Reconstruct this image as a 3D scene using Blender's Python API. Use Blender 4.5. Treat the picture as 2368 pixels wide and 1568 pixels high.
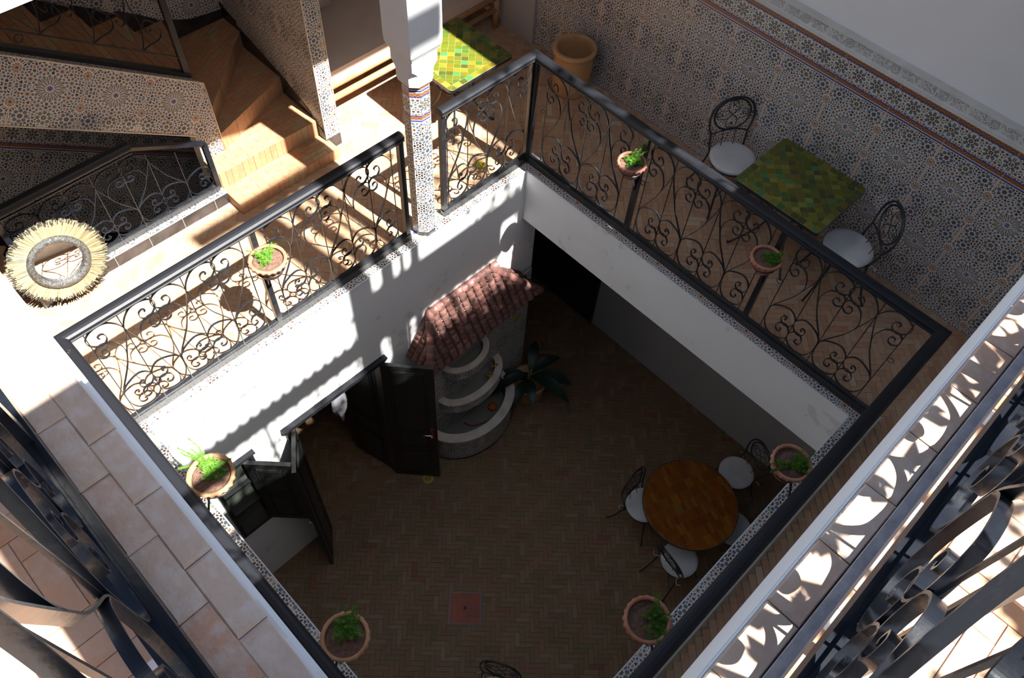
import bpy, math, random
from mathutils import Vector, Matrix
random.seed(7)
S = bpy.context.scene
for o in list(bpy.data.objects): bpy.data.objects.remove(o)
C = bpy.data.collections.new('courtyard'); S.collection.children.link(C)
PI = math.pi

# ------------------------------------------------------------------ camera, sky, sun, exposure
CAM = Vector((3.39726, -3.85800, 5.08860))
R0 = Vector((0.700108, 0.712427, 0.047927)); R1 = Vector((0.613312, -0.565621, -0.551290)); R2 = Vector((-0.365645, 0.415357, -0.832936))
FPX = 1891.87
cd = bpy.data.cameras.new('camera'); cam = bpy.data.objects.new('camera', cd); C.objects.link(cam)
cd.sensor_width = 36.0; cd.lens = FPX / 2368 * 36.0; cd.clip_start = 0.01; cd.clip_end = 300
mw = Matrix((R0, -R1, -R2)).transposed().to_4x4(); mw.translation = CAM
cam.matrix_world = mw; S.camera = cam
S.view_settings.view_transform = 'Standard'; S.view_settings.look = 'None'
S.view_settings.gamma = 1.0; S.view_settings.use_curve_mapping = False
S.view_settings.exposure = 0.0
SUN = Vector((0.64, 0.075, 1.0)).normalized()
W = bpy.data.worlds.new('sky'); S.world = W; W.use_nodes = True
nt = W.node_tree; bg = nt.nodes['Background']
sk = nt.nodes.new('ShaderNodeTexSky'); sk.sky_type = 'NISHITA'; sk.sun_disc = False
sk.sun_elevation = math.asin(SUN.z); sk.sun_rotation = math.atan2(SUN.x, SUN.y); sk.air_density = 1.0; sk.dust_density = 2.0
nt.links.new(sk.outputs[0], bg.inputs[0]); bg.inputs[1].default_value = 0.19
sl = bpy.data.lights.new('sun', 'SUN'); sl.energy = 22.0; sl.angle = math.radians(0.53); sl.color = (1.0, 0.965, 0.90)
so = bpy.data.objects.new('sun', sl); C.objects.link(so); so.location = (5, 0, 9)
so.rotation_euler = SUN.to_track_quat('Z', 'Y').to_euler()

def in_frame(p, m=0):
    v = Vector(p) - CAM; d = v.dot(R2)
    if d < 0.05: return False
    x = 1184 + FPX * v.dot(R0) / d; y = 784 + FPX * v.dot(R1) / d
    return -m < x < 2368 + m and -m < y < 1568 + m

# ------------------------------------------------------------------ materials
class N:
    """tiny expression builder over math nodes"""
    def __init__(s, t, sock): s.t = t; s.o = sock
    def _m(s, op, *a, clamp=False):
        n = s.t.nodes.new('ShaderNodeMath'); n.operation = op; n.use_clamp = clamp
        for i, v in enumerate((s,) + a):
            if isinstance(v, N): s.t.links.new(v.o, n.inputs[i])
            else: n.inputs[i].default_value = v
        return N(s.t, n.outputs[0])
    def __add__(s, b): return s._m('ADD', b)
    def __sub__(s, b): return s._m('SUBTRACT', b)
    def __mul__(s, b): return s._m('MULTIPLY', b)
    def __truediv__(s, b): return s._m('DIVIDE', b)
    def lt(s, b): return s._m('LESS_THAN', b)
    def gt(s, b): return s._m('GREATER_THAN', b)
    def abs(s): return s._m('ABSOLUTE')
    def sin(s): return s._m('SINE')
    def cos(s): return s._m('COSINE')
    def pp(s, b): return s._m('PINGPONG', b)
    def fr(s): return s._m('FRACT')
    def sqrt(s): return s._m('SQRT')
    def atan2(s, b): return s._m('ARCTAN2', b)
    def mn(s, b): return s._m('MINIMUM', b)
    def mx(s, b): return s._m('MAXIMUM', b)
def sstep(v, a, b):
    n = v.t.nodes.new('ShaderNodeMapRange'); n.interpolation_type = 'LINEAR'; n.clamp = True
    v.t.links.new(v.o, n.inputs[0]); n.inputs[1].default_value = a; n.inputs[2].default_value = b
    return N(v.t, n.outputs[0])
def mixc(t, f, a, b):
    n = t.nodes.new('ShaderNodeMix'); n.data_type = 'RGBA'
    if isinstance(f, N): t.links.new(f.o, n.inputs[0])
    else: n.inputs[0].default_value = f
    for i, v in ((6, a), (7, b)):
        if isinstance(v, tuple): n.inputs[i].default_value = (*v[:3], 1)
        else: t.links.new(v.o if isinstance(v, N) else v, n.inputs[i])
    return n.outputs[2]
def newmat(name, rough=0.5, metal=0.0, spec=0.5):
    m = bpy.data.materials.new(name); m.use_nodes = True
    t = m.node_tree; b = t.nodes['Principled BSDF']
    b.inputs['Roughness'].default_value = rough; b.inputs['Metallic'].default_value = metal
    b.inputs['Specular IOR Level'].default_value = spec
    return m, t, b
def noise(t, scale, detail=3, coord='Object', rough=0.55):
    tc = t.nodes.new('ShaderNodeTexCoord'); n = t.nodes.new('ShaderNodeTexNoise')
    n.inputs['Scale'].default_value = scale; n.inputs['Detail'].default_value = detail; n.inputs['Roughness'].default_value = rough
    t.links.new(tc.outputs[coord], n.inputs['Vector'])
    return N(t, n.outputs[0])
def geopos_noise(t, scale, detail=3):
    g = t.nodes.new('ShaderNodeNewGeometry'); n = t.nodes.new('ShaderNodeTexNoise')
    n.inputs['Scale'].default_value = scale; n.inputs['Detail'].default_value = detail
    t.links.new(g.outputs['Position'], n.inputs['Vector']); return N(t, n.outputs[0])
def bump(t, b, h, strength=0.3, dist=0.01):
    n = t.nodes.new('ShaderNodeBump'); n.inputs['Strength'].default_value = strength; n.inputs['Distance'].default_value = dist
    t.links.new(h.o, n.inputs['Height']); t.links.new(n.outputs[0], b.inputs['Normal'])
def rnd(t):
    """one random number per piece: separate objects and islands of joined meshes alike"""
    g = t.nodes.new('ShaderNodeNewGeometry'); oi = t.nodes.new('ShaderNodeObjectInfo')
    return (N(t, g.outputs['Random Per Island']) + N(t, oi.outputs['Random'])).fr()
def ramp(t, f, stops, interp='LINEAR'):
    n = t.nodes.new('ShaderNodeValToRGB'); n.color_ramp.interpolation = interp
    e = n.color_ramp.elements
    while len(e) < len(stops): e.new(0.5)
    for i, (p, c) in enumerate(stops): e[i].position = p; e[i].color = (*c, 1)
    t.links.new(f.o, n.inputs[0]); return n.outputs[0]

def plain(name, col, rough=0.5, metal=0.0, var=0.15, nscale=6, bmp=0.2, bscale=40, spec=0.5, col2=None, bdist=0.004):
    m, t, b = newmat(name, rough, metal, spec)
    c2 = col2 or tuple(x * (1 - var) for x in col)
    n = geopos_noise(t, nscale, 5)
    t.links.new(mixc(t, sstep(n, 0.35, 0.68), col, c2), b.inputs['Base Color'])
    if bmp: bump(t, b, geopos_noise(t, bscale, 3), bmp, bdist)
    return m
def pieces(name, stops, rough=0.6, dirt=(0.5, 0.5, 0.5), dirtf=0.25, bmp=0.25, interp='LINEAR', spec=0.4, nscale=25):
    m, t, b = newmat(name, rough, 0, spec)
    c = ramp(t, rnd(t), stops, interp)
    n = geopos_noise(t, nscale, 5)
    c = mixc(t, sstep(n, 0.45, 0.75) * dirtf, c, dirt)
    n2 = geopos_noise(t, 2.2, 4)
    c = mixc(t, sstep(n2, 0.4, 0.75) * dirtf, c, tuple(x * 0.7 for x in stops[0][1]))
    t.links.new(c, b.inputs['Base Color'])
    if bmp: bump(t, b, geopos_noise(t, 60, 4), bmp, 0.004)
    return m

MAT = {}
MAT['iron'] = plain('black_iron', (0.012, 0.013, 0.016), 0.28, 0.0, col2=(0.022, 0.023, 0.027), nscale=20, bmp=0.25, bscale=90, spec=0.7)
MAT['iron_worn'] = plain('worn_iron', (0.006, 0.008, 0.013), 0.27, 0.0, col2=(0.010, 0.012, 0.017), nscale=14, bmp=0.2, bscale=50, spec=0.42, bdist=0.003)
def wood_black():
    m, t, b = newmat('black_varnished_wood', 0.42, 0, 0.28)
    n = geopos_noise(t, 4, 6); n2 = geopos_noise(t, 90, 3)
    c = mixc(t, sstep(n2 * sstep(n, 0.55, 0.75), 0.40, 0.55), (0.012, 0.013, 0.017), (0.11, 0.05, 0.03))
    t.links.new(c, b.inputs['Base Color']); bump(t, b, geopos_noise(t, 35, 4), 0.12, 0.003); return m
MAT['handrail'] = wood_black()
MAT['door'] = plain('black_door_paint', (0.010, 0.012, 0.013), 0.38, col2=(0.018, 0.018, 0.018), nscale=12, bmp=0.2)
def plaster(name, col, stain=0.35):
    m, t, b = newmat(name, 0.85, 0, 0.2)
    n = geopos_noise(t, 1.6, 6); n2 = geopos_noise(t, 9, 6)
    c = mixc(t, sstep(n, 0.42, 0.66) * stain, col, tuple(x * k for x, k in zip(col, (0.84, 0.84, 0.84))))
    c = mixc(t, sstep(n2 * sstep(n, 0.35, 0.6), 0.52, 0.60) * 0.35, c, (0.42, 0.40, 0.36))
    t.links.new(c, b.inputs['Base Color']); bump(t, b, geopos_noise(t, 22, 5), 0.25, 0.006); return m
MAT['plaster'] = plaster('white_plaster', (0.78, 0.79, 0.80))
MAT['plaster_clean'] = plaster('clean_plaster', (0.72, 0.74, 0.76), 0.2)
MAT['plaster_back'] = plain('upper_plaster', (0.84, 0.85, 0.86), 0.85, col2=(0.79, 0.80, 0.82), nscale=1.2, bmp=0.15, bscale=20, spec=0.2)
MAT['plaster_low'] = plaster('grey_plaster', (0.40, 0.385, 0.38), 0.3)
MAT['stucco'] = plain('stucco', (0.72, 0.72, 0.70), 0.8, bmp=0.15)
MAT['trim'] = plain('cream_edge', (0.78, 0.70, 0.56), 0.5, bmp=0.1)
MAT['grout'] = plain('mortar', (0.42, 0.33, 0.24), 0.9, bmp=0.3)
MAT['mortar_grey'] = plain('grey_mortar', (0.42, 0.36, 0.34), 0.9, col2=(0.55, 0.48, 0.44), nscale=30, bmp=0.8, bscale=60)
MAT['grout_dark'] = plain('dark_mortar', (0.17, 0.13, 0.085), 0.9, bmp=0.3)
MAT['skirt'] = plain('black_skirting_tile', (0.018, 0.017, 0.018), 0.25, col2=(0.05, 0.045, 0.045), bmp=0.1)
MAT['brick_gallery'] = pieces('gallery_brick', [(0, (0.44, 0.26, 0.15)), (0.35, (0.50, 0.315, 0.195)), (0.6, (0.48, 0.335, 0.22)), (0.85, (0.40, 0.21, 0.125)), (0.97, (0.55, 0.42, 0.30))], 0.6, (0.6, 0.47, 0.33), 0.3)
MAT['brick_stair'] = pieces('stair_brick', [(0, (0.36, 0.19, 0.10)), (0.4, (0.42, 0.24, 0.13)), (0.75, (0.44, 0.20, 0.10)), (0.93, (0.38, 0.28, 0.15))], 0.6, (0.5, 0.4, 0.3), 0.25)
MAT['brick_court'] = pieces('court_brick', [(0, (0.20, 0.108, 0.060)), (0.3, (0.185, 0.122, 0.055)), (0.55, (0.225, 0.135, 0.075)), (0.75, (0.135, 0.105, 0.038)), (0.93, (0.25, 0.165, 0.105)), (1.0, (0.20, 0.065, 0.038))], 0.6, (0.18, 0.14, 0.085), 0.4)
MAT['brick_coping'] = pieces('coping_brick', [(0, (0.56, 0.41, 0.31)), (0.4, (0.60, 0.46, 0.36)), (0.8, (0.58, 0.33, 0.22)), (1, (0.62, 0.50, 0.41))], 0.8, (0.70, 0.62, 0.56), 0.8, bmp=0.7, nscale=32)
MAT['brick_terrace'] = pieces('terrace_brick', [(0, (0.42, 0.22, 0.12)), (0.5, (0.5, 0.30, 0.19)), (1, (0.46, 0.34, 0.26))], 0.75, (0.55, 0.48, 0.42), 0.5)
MAT['roof_tile'] = pieces('roof_tile', [(0, (0.225, 0.105, 0.088)), (0.5, (0.27, 0.135, 0.115)), (0.8, (0.18, 0.085, 0.075)), (1, (0.31, 0.18, 0.155))], 0.45, (0.12, 0.06, 0.055), 0.45, nscale=18)
MAT['green'] = pieces('green_mosaic', [(0, (0.095, 0.115, 0.010)), (0.16, (0.18, 0.175, 0.016)), (0.32, (0.11, 0.13, 0.012)), (0.48, (0.15, 0.115, 0.010)), (0.6, (0.050, 0.115, 0.020)), (0.72, (0.24, 0.23, 0.04)), (0.80, (0.055, 0.062, 0.012)), (0.93, (0.055, 0.19, 0.065))], 0.22, (0.1, 0.12, 0.01), 0.4, bmp=0.1, interp='CONSTANT', spec=0.5, nscale=14)
MAT['orange'] = pieces('orange_mosaic', [(0, (0.20, 0.052, 0.005)), (0.3, (0.25, 0.068, 0.006)), (0.6, (0.17, 0.042, 0.005)), (0.9, (0.30, 0.11, 0.01)), (0.96, (0.22, 0.11, 0.02))], 0.2, (0.2, 0.05, 0.005), 0.3, bmp=0.1, spec=0.5)
MAT['tgrout'] = plain('pale_grout', (0.30, 0.29, 0.17), 0.8, bmp=0)
MAT['tgrout2'] = plain('cream_grout', (0.62, 0.56, 0.47), 0.8, bmp=0)
MAT['marble'] = plain('pale_marble', (0.70, 0.66, 0.59), 0.4, col2=(0.56, 0.49, 0.42), nscale=7, bmp=0.08)
MAT['basin'] = plain('basin_cement', (0.22, 0.23, 0.21), 0.6, bmp=0.2)
MAT['terracotta'] = plain('terracotta', (0.37, 0.135, 0.075), 0.75, col2=(0.44, 0.21, 0.135), nscale=18, bmp=0.3)
MAT['terracotta_pale'] = plain('pale_terracotta', (0.46, 0.26, 0.14), 0.75, col2=(0.36, 0.17, 0.085), nscale=14, bmp=0.3)
MAT['terracotta_dark'] = plain('dark_terracotta', (0.26, 0.10, 0.065), 0.7, col2=(0.34, 0.15, 0.10), nscale=18, bmp=0.3)
MAT['clay'] = plain('ochre_clay', (0.56, 0.34, 0.17), 0.6, col2=(0.50, 0.25, 0.10), nscale=5, bmp=0.2)
MAT['soil'] = plain('soil', (0.10, 0.052, 0.036), 0.95, col2=(0.17, 0.10, 0.07), nscale=60, bmp=0.8, bscale=60, bdist=0.01)
MAT['leaf'] = plain('fern_green', (0.12, 0.28, 0.02), 0.5, col2=(0.06, 0.19, 0.012), nscale=30, bmp=0)
MAT['bigleaf'] = plain('broad_leaf', (0.006, 0.024, 0.015), 0.45, col2=(0.010, 0.034, 0.02), bmp=0.1)
MAT['stem'] = plain('stem', (0.10, 0.15, 0.03), 0.6, bmp=0)
MAT['cushion'] = plain('white_cushion', (0.66, 0.67, 0.68), 0.85, bmp=0.15, bscale=150)
MAT['sofa'] = plain('taupe_fabric', (0.60, 0.49, 0.43), 0.9, col2=(0.56, 0.45, 0.39), bmp=0.15, bscale=180)
MAT['log'] = plain('pale_log', (0.50, 0.29, 0.15), 0.6, col2=(0.40, 0.21, 0.10), nscale=12, bmp=0.3)
MAT['raffia'] = pieces('raffia', [(0, (0.30, 0.245, 0.14)), (0.5, (0.36, 0.31, 0.19)), (1, (0.20, 0.155, 0.08))], 0.6, (0.4, 0.32, 0.18), 0.3, bmp=0)
MAT['raffia_tip'] = plain('dark_raffia_tip', (0.035, 0.03, 0.025), 0.7, bmp=0)
MAT['beads'] = plain('black_beads', (0.02, 0.02, 0.02), 0.35, col2=(0.10, 0.10, 0.095), nscale=60, bmp=0.9, bscale=130, bdist=0.01, spec=0.8)
MAT['chrome'] = plain('chrome', (0.7, 0.7, 0.7), 0.15, 1.0, bmp=0)
MAT['red'] = plain('red_plastic', (0.28, 0.012, 0.015), 0.4, bmp=0)
MAT['orange_thing'] = plain('orange_plastic', (0.5, 0.12, 0.01), 0.5, bmp=0)
MAT['brass'] = plain('brass', (0.55, 0.33, 0.06), 0.35, 0.6, bmp=0.2)
MAT['yellow'] = plain('yellow_glaze', (0.42, 0.34, 0.04), 0.4, bmp=0.1)
MAT['tile_red'] = pieces('red_cover_brick', [(0, (0.27, 0.065, 0.035)), (1, (0.34, 0.095, 0.055))], 0.6, (0.2, 0.1, 0.07), 0.2)
MAT['towel'] = plain('white_cloth', (0.30, 0.30, 0.34), 0.9, bmp=0.3)
MAT['wood_screen'] = plain('brown_wood', (0.25, 0.14, 0.08), 0.6, bmp=0.3)
m, t, b = newmat('mirror_glass', 0.02, 1.0); b.inputs['Base Color'].default_value = (0.9, 0.9, 0.9, 1); MAT['mirror'] = m
m, t, b = newmat('window_glass', 0.08, 0.0); b.inputs['Base Color'].default_value = (0.05, 0.06, 0.05, 1); MAT['glass'] = m

# printed rosette tile: u,v in metres, big star at u=0,v=0, period 0.443 x 0.555
def zellige():
    m, t, b = newmat('rosette_tile', 0.32, 0, 0.5)
    uv = t.nodes.new('ShaderNodeUVMap'); sp = t.nodes.new('ShaderNodeSeparateXYZ'); t.links.new(uv.outputs[0], sp.inputs[0])
    u = N(t, sp.outputs[0]); v = N(t, sp.outputs[1])
    vo = t.nodes.new('ShaderNodeTexVoronoi'); vo.voronoi_dimensions = '2D'; vo.inputs['Scale'].default_value = 46; vo.inputs['Randomness'].default_value = 0.75
    ve = t.nodes.new('ShaderNodeTexVoronoi'); ve.voronoi_dimensions = '2D'; ve.feature = 'DISTANCE_TO_EDGE'; ve.inputs['Scale'].default_value = 46; ve.inputs['Randomness'].default_value = 0.75
    U = u.pp(0.2215); V = v.pp(0.2775)
    cb = t.nodes.new('ShaderNodeCombineXYZ'); t.links.new(U.o, cb.inputs[0]); t.links.new(V.o, cb.inputs[1])
    t.links.new(cb.outputs[0], vo.inputs['Vector']); t.links.new(cb.outputs[0], ve.inputs['Vector'])
    sc = t.nodes.new('ShaderNodeSeparateColor'); t.links.new(vo.outputs['Color'], sc.inputs[0])
    WHITE = (0.66, 0.645, 0.62)
    fill = ramp(t, N(t, sc.outputs[0]), [(0, (0.055, 0.035, 0.03)), (0.28, (0.12, 0.15, 0.20)), (0.5, (0.16, 0.17, 0.13)), (0.68, (0.36, 0.22, 0.14)), (0.84, (0.13, 0.06, 0.045))], 'CONSTANT')
    col = mixc(t, N(t, ve.outputs['Distance']).lt(0.14), fill, WHITE)
    def polar(cx, cy):
        x = U - cx; y = V - cy
        return (x * x + y * y).sqrt(), y.atan2(x)
    def fold(r, th, n, off=0.0):
        a = (th + (PI * 4 + off)).pp(PI / n)      # 0..pi/n
        return r * a.cos(), r * a.sin()
    def petals(col, r, th, n, rho, a, w, R, dot, cc, cr, bgc, off=0.0, line=WHITE):
        x, y = fold(r, th, n, off); x = x - rho
        d = (x * x + y * y).sqrt()
        c = mixc(t, r.lt(R), col, line)                       # white disc with lobes
        c = mixc(t, (r.lt(rho)) * (r.gt(cr)), c, bgc)
        c = mixc(t, d.lt(a + w), c, line)
        c = mixc(t, d.lt(a), c, dot)
        c = mixc(t, r.lt(cr), c, cc)
        return c
    # small grey rosettes between stars (two kinds) and brown ones on the joints
    for cx, cy, R, cc, dot in ((0.0, 0.215, 0.050, (0.45, 0.30, 0.08), (0.13, 0.14, 0.12)), (0.148, 0.215, 0.050, (0.12, 0.12, 0.12), (0.10, 0.12, 0.15))):
        r, th = polar(cx, cy)
        col = petals(col, r, th, 8, R * 0.78, 0.0135, 0.004, R * 1.0, dot, cc, 0.007, (0.055, 0.04, 0.035), 0.0)
        x, y = fold(r, th, 8, PI / 8); x = x - 0.020
        col = mixc(t, (x * x + y * y).sqrt().lt(0.0055), col, WHITE)
    r, th = polar(0.2215, 0.12)
    col = petals(col, r, th, 10, 0.026, 0.0065, 0.002, 0.036, (0.30, 0.12, 0.07), (0.03, 0.03, 0.04), 0.008, (0.42, 0.30, 0.20))
    # ring of eight red-centred flowers
    r, th = polar(0.0, 0.0)
    fx, fy = fold(r, th, 8, PI / 8 - PI / 8)
    a8 = (th + PI * 4).pp(PI / 4)                              # mirror every 45 deg -> flowers at 22.5
    X = r * (a8 - PI / 8).cos() - 0.140; Y = r * (a8 - PI / 8).sin()
    fr_ = (X * X + Y * Y).sqrt(); fth = Y.atan2(X)
    col = petals(col, fr_, fth, 8, 0.0325, 0.0092, 0.004, 0.043, (0.11, 0.13, 0.19), (0.20, 0.035, 0.022), 0.0088, (0.46, 0.42, 0.33), PI / 8)
    # sixteen-rayed star
    sr = r.lt(0.098)
    ax, ay = fold(r, th, 16)
    petal = ay.lt(0.0048) * r.gt(0.030) * r.lt(0.088)
    col = mixc(t, sr, col, WHITE)
    col = mixc(t, ay.gt(0.0095) * sr * r.gt(0.05), col, (0.16, 0.15, 0.14))
    col = mixc(t, petal, col, mixc(t, r.lt(0.06), (0.17, 0.19, 0.10), (0.17, 0.16, 0.20)))
    col = mixc(t, r.lt(0.022), col, (0.40, 0.30, 0.22))
    col = mixc(t, r.lt(0.014), col, (0.05, 0.08, 0.32))
    t.links.new(col, b.inputs['Base Color'])
    return m
MAT['zellige'] = zellige()
# border tile: v from 0 (bottom) to 0.255
def border():
    m, t, b = newmat('border_tile', 0.32, 0, 0.5)
    uv = t.nodes.new('ShaderNodeUVMap'); sp = t.nodes.new('ShaderNodeSeparateXYZ'); t.links.new(uv.outputs[0], sp.inputs[0])
    u = N(t, sp.outputs[0]); v = N(t, sp.outputs[1])
    WHITE = (0.66, 0.645, 0.62)
    vo = t.nodes.new('ShaderNodeTexVoronoi'); vo.voronoi_dimensions = '2D'; vo.inputs['Scale'].default_value = 46; vo.inputs['Randomness'].default_value = 0.75
    ve = t.nodes.new('ShaderNodeTexVoronoi'); ve.voronoi_dimensions = '2D'; ve.feature = 'DISTANCE_TO_EDGE'; ve.inputs['Scale'].default_value = 46; ve.inputs['Randomness'].default_value = 0.75
    U = u.pp(0.0738); V = (v - 0.143).abs()
    cb = t.nodes.new('ShaderNodeCombineXYZ'); t.links.new(U.o, cb.inputs[0]); t.links.new(V.o, cb.inputs[1])
    t.links.new(cb.outputs[0], vo.inputs['Vector']); t.links.new(cb.outputs[0], ve.inputs['Vector'])
    sc = t.nodes.new('ShaderNodeSeparateColor'); t.links.new(vo.outputs['Color'], sc.inputs[0])
    fill = ramp(t, N(t, sc.outputs[0]), [(0, (0.055, 0.035, 0.03)), (0.28, (0.12, 0.15, 0.20)), (0.5, (0.16, 0.17, 0.13)), (0.68, (0.36, 0.22, 0.14)), (0.84, (0.13, 0.06, 0.045))], 'CONSTANT')
    col = mixc(t, N(t, ve.outputs['Distance']).lt(0.14), fill, WHITE)
    r = (U * U + V * V).sqrt(); th = V.atan2(U)
    a = (th + PI * 4).pp(PI / 8); x = r * a.cos() - 0.043; y = r * a.sin(); d = (x * x + y * y).sqrt()
    col = mixc(t, r.lt(0.058), col, WHITE)
    col = mixc(t, r.lt(0.032), col, (0.06, 0.05, 0.045))
    col = mixc(t, d.lt(0.0125), col, (0.13, 0.14, 0.15))
    x2 = r * (a - PI / 8).cos() - 0.020; y2 = r * (a - PI / 8).sin()
    col = mixc(t, (x2 * x2 + y2 * y2).sqrt().lt(0.006), col, WHITE)
    col = mixc(t, r.lt(0.007), col, (0.42, 0.27, 0.08))
    BL = (0.03, 0.05, 0.26)
    for lo, hi in ((0.0, 0.006), (0.006, 0.018), (0.018, 0.024), (0.024, 0.054), (0.054, 0.062), (0.214, 0.222), (0.222, 0.252)):
        band = v.gt(lo) * v.lt(hi)
        if hi - lo > 0.02:
            vc = (v - (lo + hi) / 2) / ((hi - lo) / 2)
            w = (u * (PI / 0.0369)).sin()
            s1 = (vc - w * 0.62).abs().lt(0.22); s2 = (vc + w * 0.62).abs().lt(0.22)
            bc = mixc(t, s1.mx(s2), (0.16, 0.07, 0.045), (0.42, 0.17, 0.06))
            bc = mixc(t, vc.abs().gt(0.9), bc, (0.30, 0.12, 0.05))
            col = mixc(t, band, col, bc)
        else:
            col = mixc(t, band, col, WHITE if lo in (0.0, 0.018) else BL)
    t.links.new(col, b.inputs['Base Color']); return m
MAT['border'] = border()

# ------------------------------------------------------------------ mesh helpers
class MB:
    def __init__(s): s.v = []; s.f = []; s.m = []; s.uv = {}; s.sm = []
    def add(s, vs, fs, mi=0, uvs=None, smooth=False):
        b = len(s.v); s.v += [tuple(x) for x in vs]
        for k, f in enumerate(fs):
            s.f.append(tuple(b + i for i in f)); s.m.append(mi); s.sm.append(smooth)
            if uvs is not None: s.uv[len(s.f) - 1] = uvs[k]
        return s
    def box(s, x0, x1, y0, y1, z0, z1, mi=0, mat=None, bottom=True):
        vs = [Vector((x, y, z)) for z in (z0, z1) for y in (y0, y1) for x in (x0, x1)]
        if mat is not None: vs = [mat @ v for v in vs]
        fs = [(4, 5, 7, 6), (0, 1, 5, 4), (1, 3, 7, 5), (3, 2, 6, 7), (2, 0, 4, 6)]
        if bottom: fs.append((0, 2, 3, 1))
        return s.add(vs, fs, mi)
    def prism(s, poly, z0, z1, mi=0, bottom=True):
        n = len(poly); vs = [(x, y, z0) for x, y in poly] + [(x, y, z1) for x, y in poly]
        fs = [tuple(range(n, 2 * n))] + [(i, (i + 1) % n, n + (i + 1) % n, n + i) for i in range(n)]
        if bottom: fs.append(tuple(range(n - 1, -1, -1)))
        return s.add(vs, fs, mi)
    def pad(s, poly, z0, z1, inset=0.0018, mi=0):
        """thin piece with chamfered top edge; poly counter-clockwise"""
        n = len(poly); cx = sum(p[0] for p in poly) / n; cy = sum(p[1] for p in poly) / n
        r = max(math.hypot(p[0] - cx, p[1] - cy) for p in poly); k = 1 - inset / max(r * 0.5, 1e-4)
        top = [(cx + (x - cx) * k, cy + (y - cy) * k, z1) for x, y in poly]; zm = z1 - inset
        vs = [(x, y, z0) for x, y in poly] + [(x, y, zm) for x, y in poly] + top
        fs = [tuple(range(2 * n, 3 * n))]
        for a in (0, n): fs += [(a + i, a + (i + 1) % n, a + n + (i + 1) % n, a + n + i) for i in range(n)]
        return s.add(vs, fs, mi)
    def tube(s, pts, r, n=8, mi=0, cap=True, closed=False):
        pts = [Vector(p) for p in pts]; L = len(pts); rs = r if isinstance(r, (list, tuple)) else [r] * L
        b = len(s.v); prev = None
        for i, p in enumerate(pts):
            if closed: t = pts[(i + 1) % L] - pts[i - 1]
            else: t = pts[min(i + 1, L - 1)] - pts[max(i - 1, 0)]
            if t.length < 1e-9: t = Vector((0, 0, 1))
            t.normalize()
            if prev is None:
                a = Vector((0, 0, 1)) if abs(t.z) < 0.9 else Vector((1, 0, 0)); e1 = t.cross(a).normalized()
            else:
                e1 = (prev - t * prev.dot(t)).normalized()
            prev = e1; e2 = t.cross(e1)
            for k in range(n):
                a = 2 * PI * k / n; s.v.append(tuple(p + (e1 * math.cos(a) + e2 * math.sin(a)) * rs[i]))
        for i in range(L if closed else L - 1):
            for k in range(n):
                j = (i + 1) % L
                s.f.append((b + i * n + k, b + i * n + (k + 1) % n, b + j * n + (k + 1) % n, b + j * n + k)); s.m.append(mi); s.sm.append(True)
        if cap and not closed:
            s.f.append(tuple(b + k for k in range(n))[::-1]); s.m.append(mi); s.sm.append(False)
            s.f.append(tuple(b + (L - 1) * n + k for k in range(n))); s.m.append(mi); s.sm.append(False)
        return s
    def lathe(s, prof, n=24, c=(0, 0, 0), mi=0, wob=None, a0=0, a1=2 * PI, smooth=True, sy=1.0):
        full = abs(a1 - a0 - 2 * PI) < 1e-6; m = n if full else n + 1; b = len(s.v)
        for r, z in prof:
            for k in range(m):
                a = a0 + (a1 - a0) * k / n; rr = r + (wob(a, r, z) if wob else 0)
                s.v.append((c[0] + rr * math.cos(a), c[1] + rr * math.sin(a) * sy, c[2] + z))
        for i in range(len(prof) - 1):
            for k in range(n):
                k2 = (k + 1) % m
                s.f.append((b + i * m + k, b + i * m + k2, b + (i + 1) * m + k2, b + (i + 1) * m + k)); s.m.append(mi); s.sm.append(smooth)
        return s
    def sphere(s, c, r, n=8, m=6, mi=0, sz=1.0):
        prof = [(max(r * math.sin(PI * i / m), 1e-5), -r * sz * math.cos(PI * i / m)) for i in range(m + 1)]
        return s.lathe(prof, n, c, mi)
    def strap(s, pts, wdir, t, w, mi=0):
        """flat bar bent along pts; wdir: direction of its breadth"""
        pts = [Vector(p) for p in pts]; L = len(pts); b = len(s.v); wd = Vector(wdir)
        for i, p in enumerate(pts):
            tt = (pts[min(i + 1, L - 1)] - pts[max(i - 1, 0)]).normalized(); nn = tt.cross(wd).normalized()
            for a, c in ((-1, -1), (1, -1), (1, 1), (-1, 1)): s.v.append(tuple(p + nn * (a * t / 2) + wd * (c * w / 2)))
        for i in range(L - 1):
            for k in range(4):
                s.f.append((b + i * 4 + k, b + i * 4 + (k + 1) % 4, b + i * 4 + 4 + (k + 1) % 4, b + i * 4 + 4 + k)); s.m.append(mi); s.sm.append(False)
        s.f.append((b, b + 1, b + 2, b + 3)); s.f.append((b + L * 4 - 4, b + L * 4 - 3, b + L * 4 - 2, b + L * 4 - 1)); s.m += [mi, mi]; s.sm += [False, False]
        return s
    def mesh(s, name, mats):
        me = bpy.data.meshes.new(name); me.from_pydata(s.v, [], s.f)
        for k in (mats if isinstance(mats, (list, tuple)) else [mats]): me.materials.append(MAT[k])
        me.polygons.foreach_set('material_index', s.m); me.polygons.foreach_set('use_smooth', s.sm)
        if s.uv:
            ul = me.uv_layers.new(name='UVMap')
            for p in me.polygons:
                u = s.uv.get(p.index)
                if u:
                    for j, li in enumerate(p.loop_indices): ul.data[li].uv = u[j]
        me.update(); return me
    def obj(s, name, mats, parent=None, loc=None, rot=None):
        return put(name, s.mesh(name, mats), parent, loc, rot)
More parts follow.
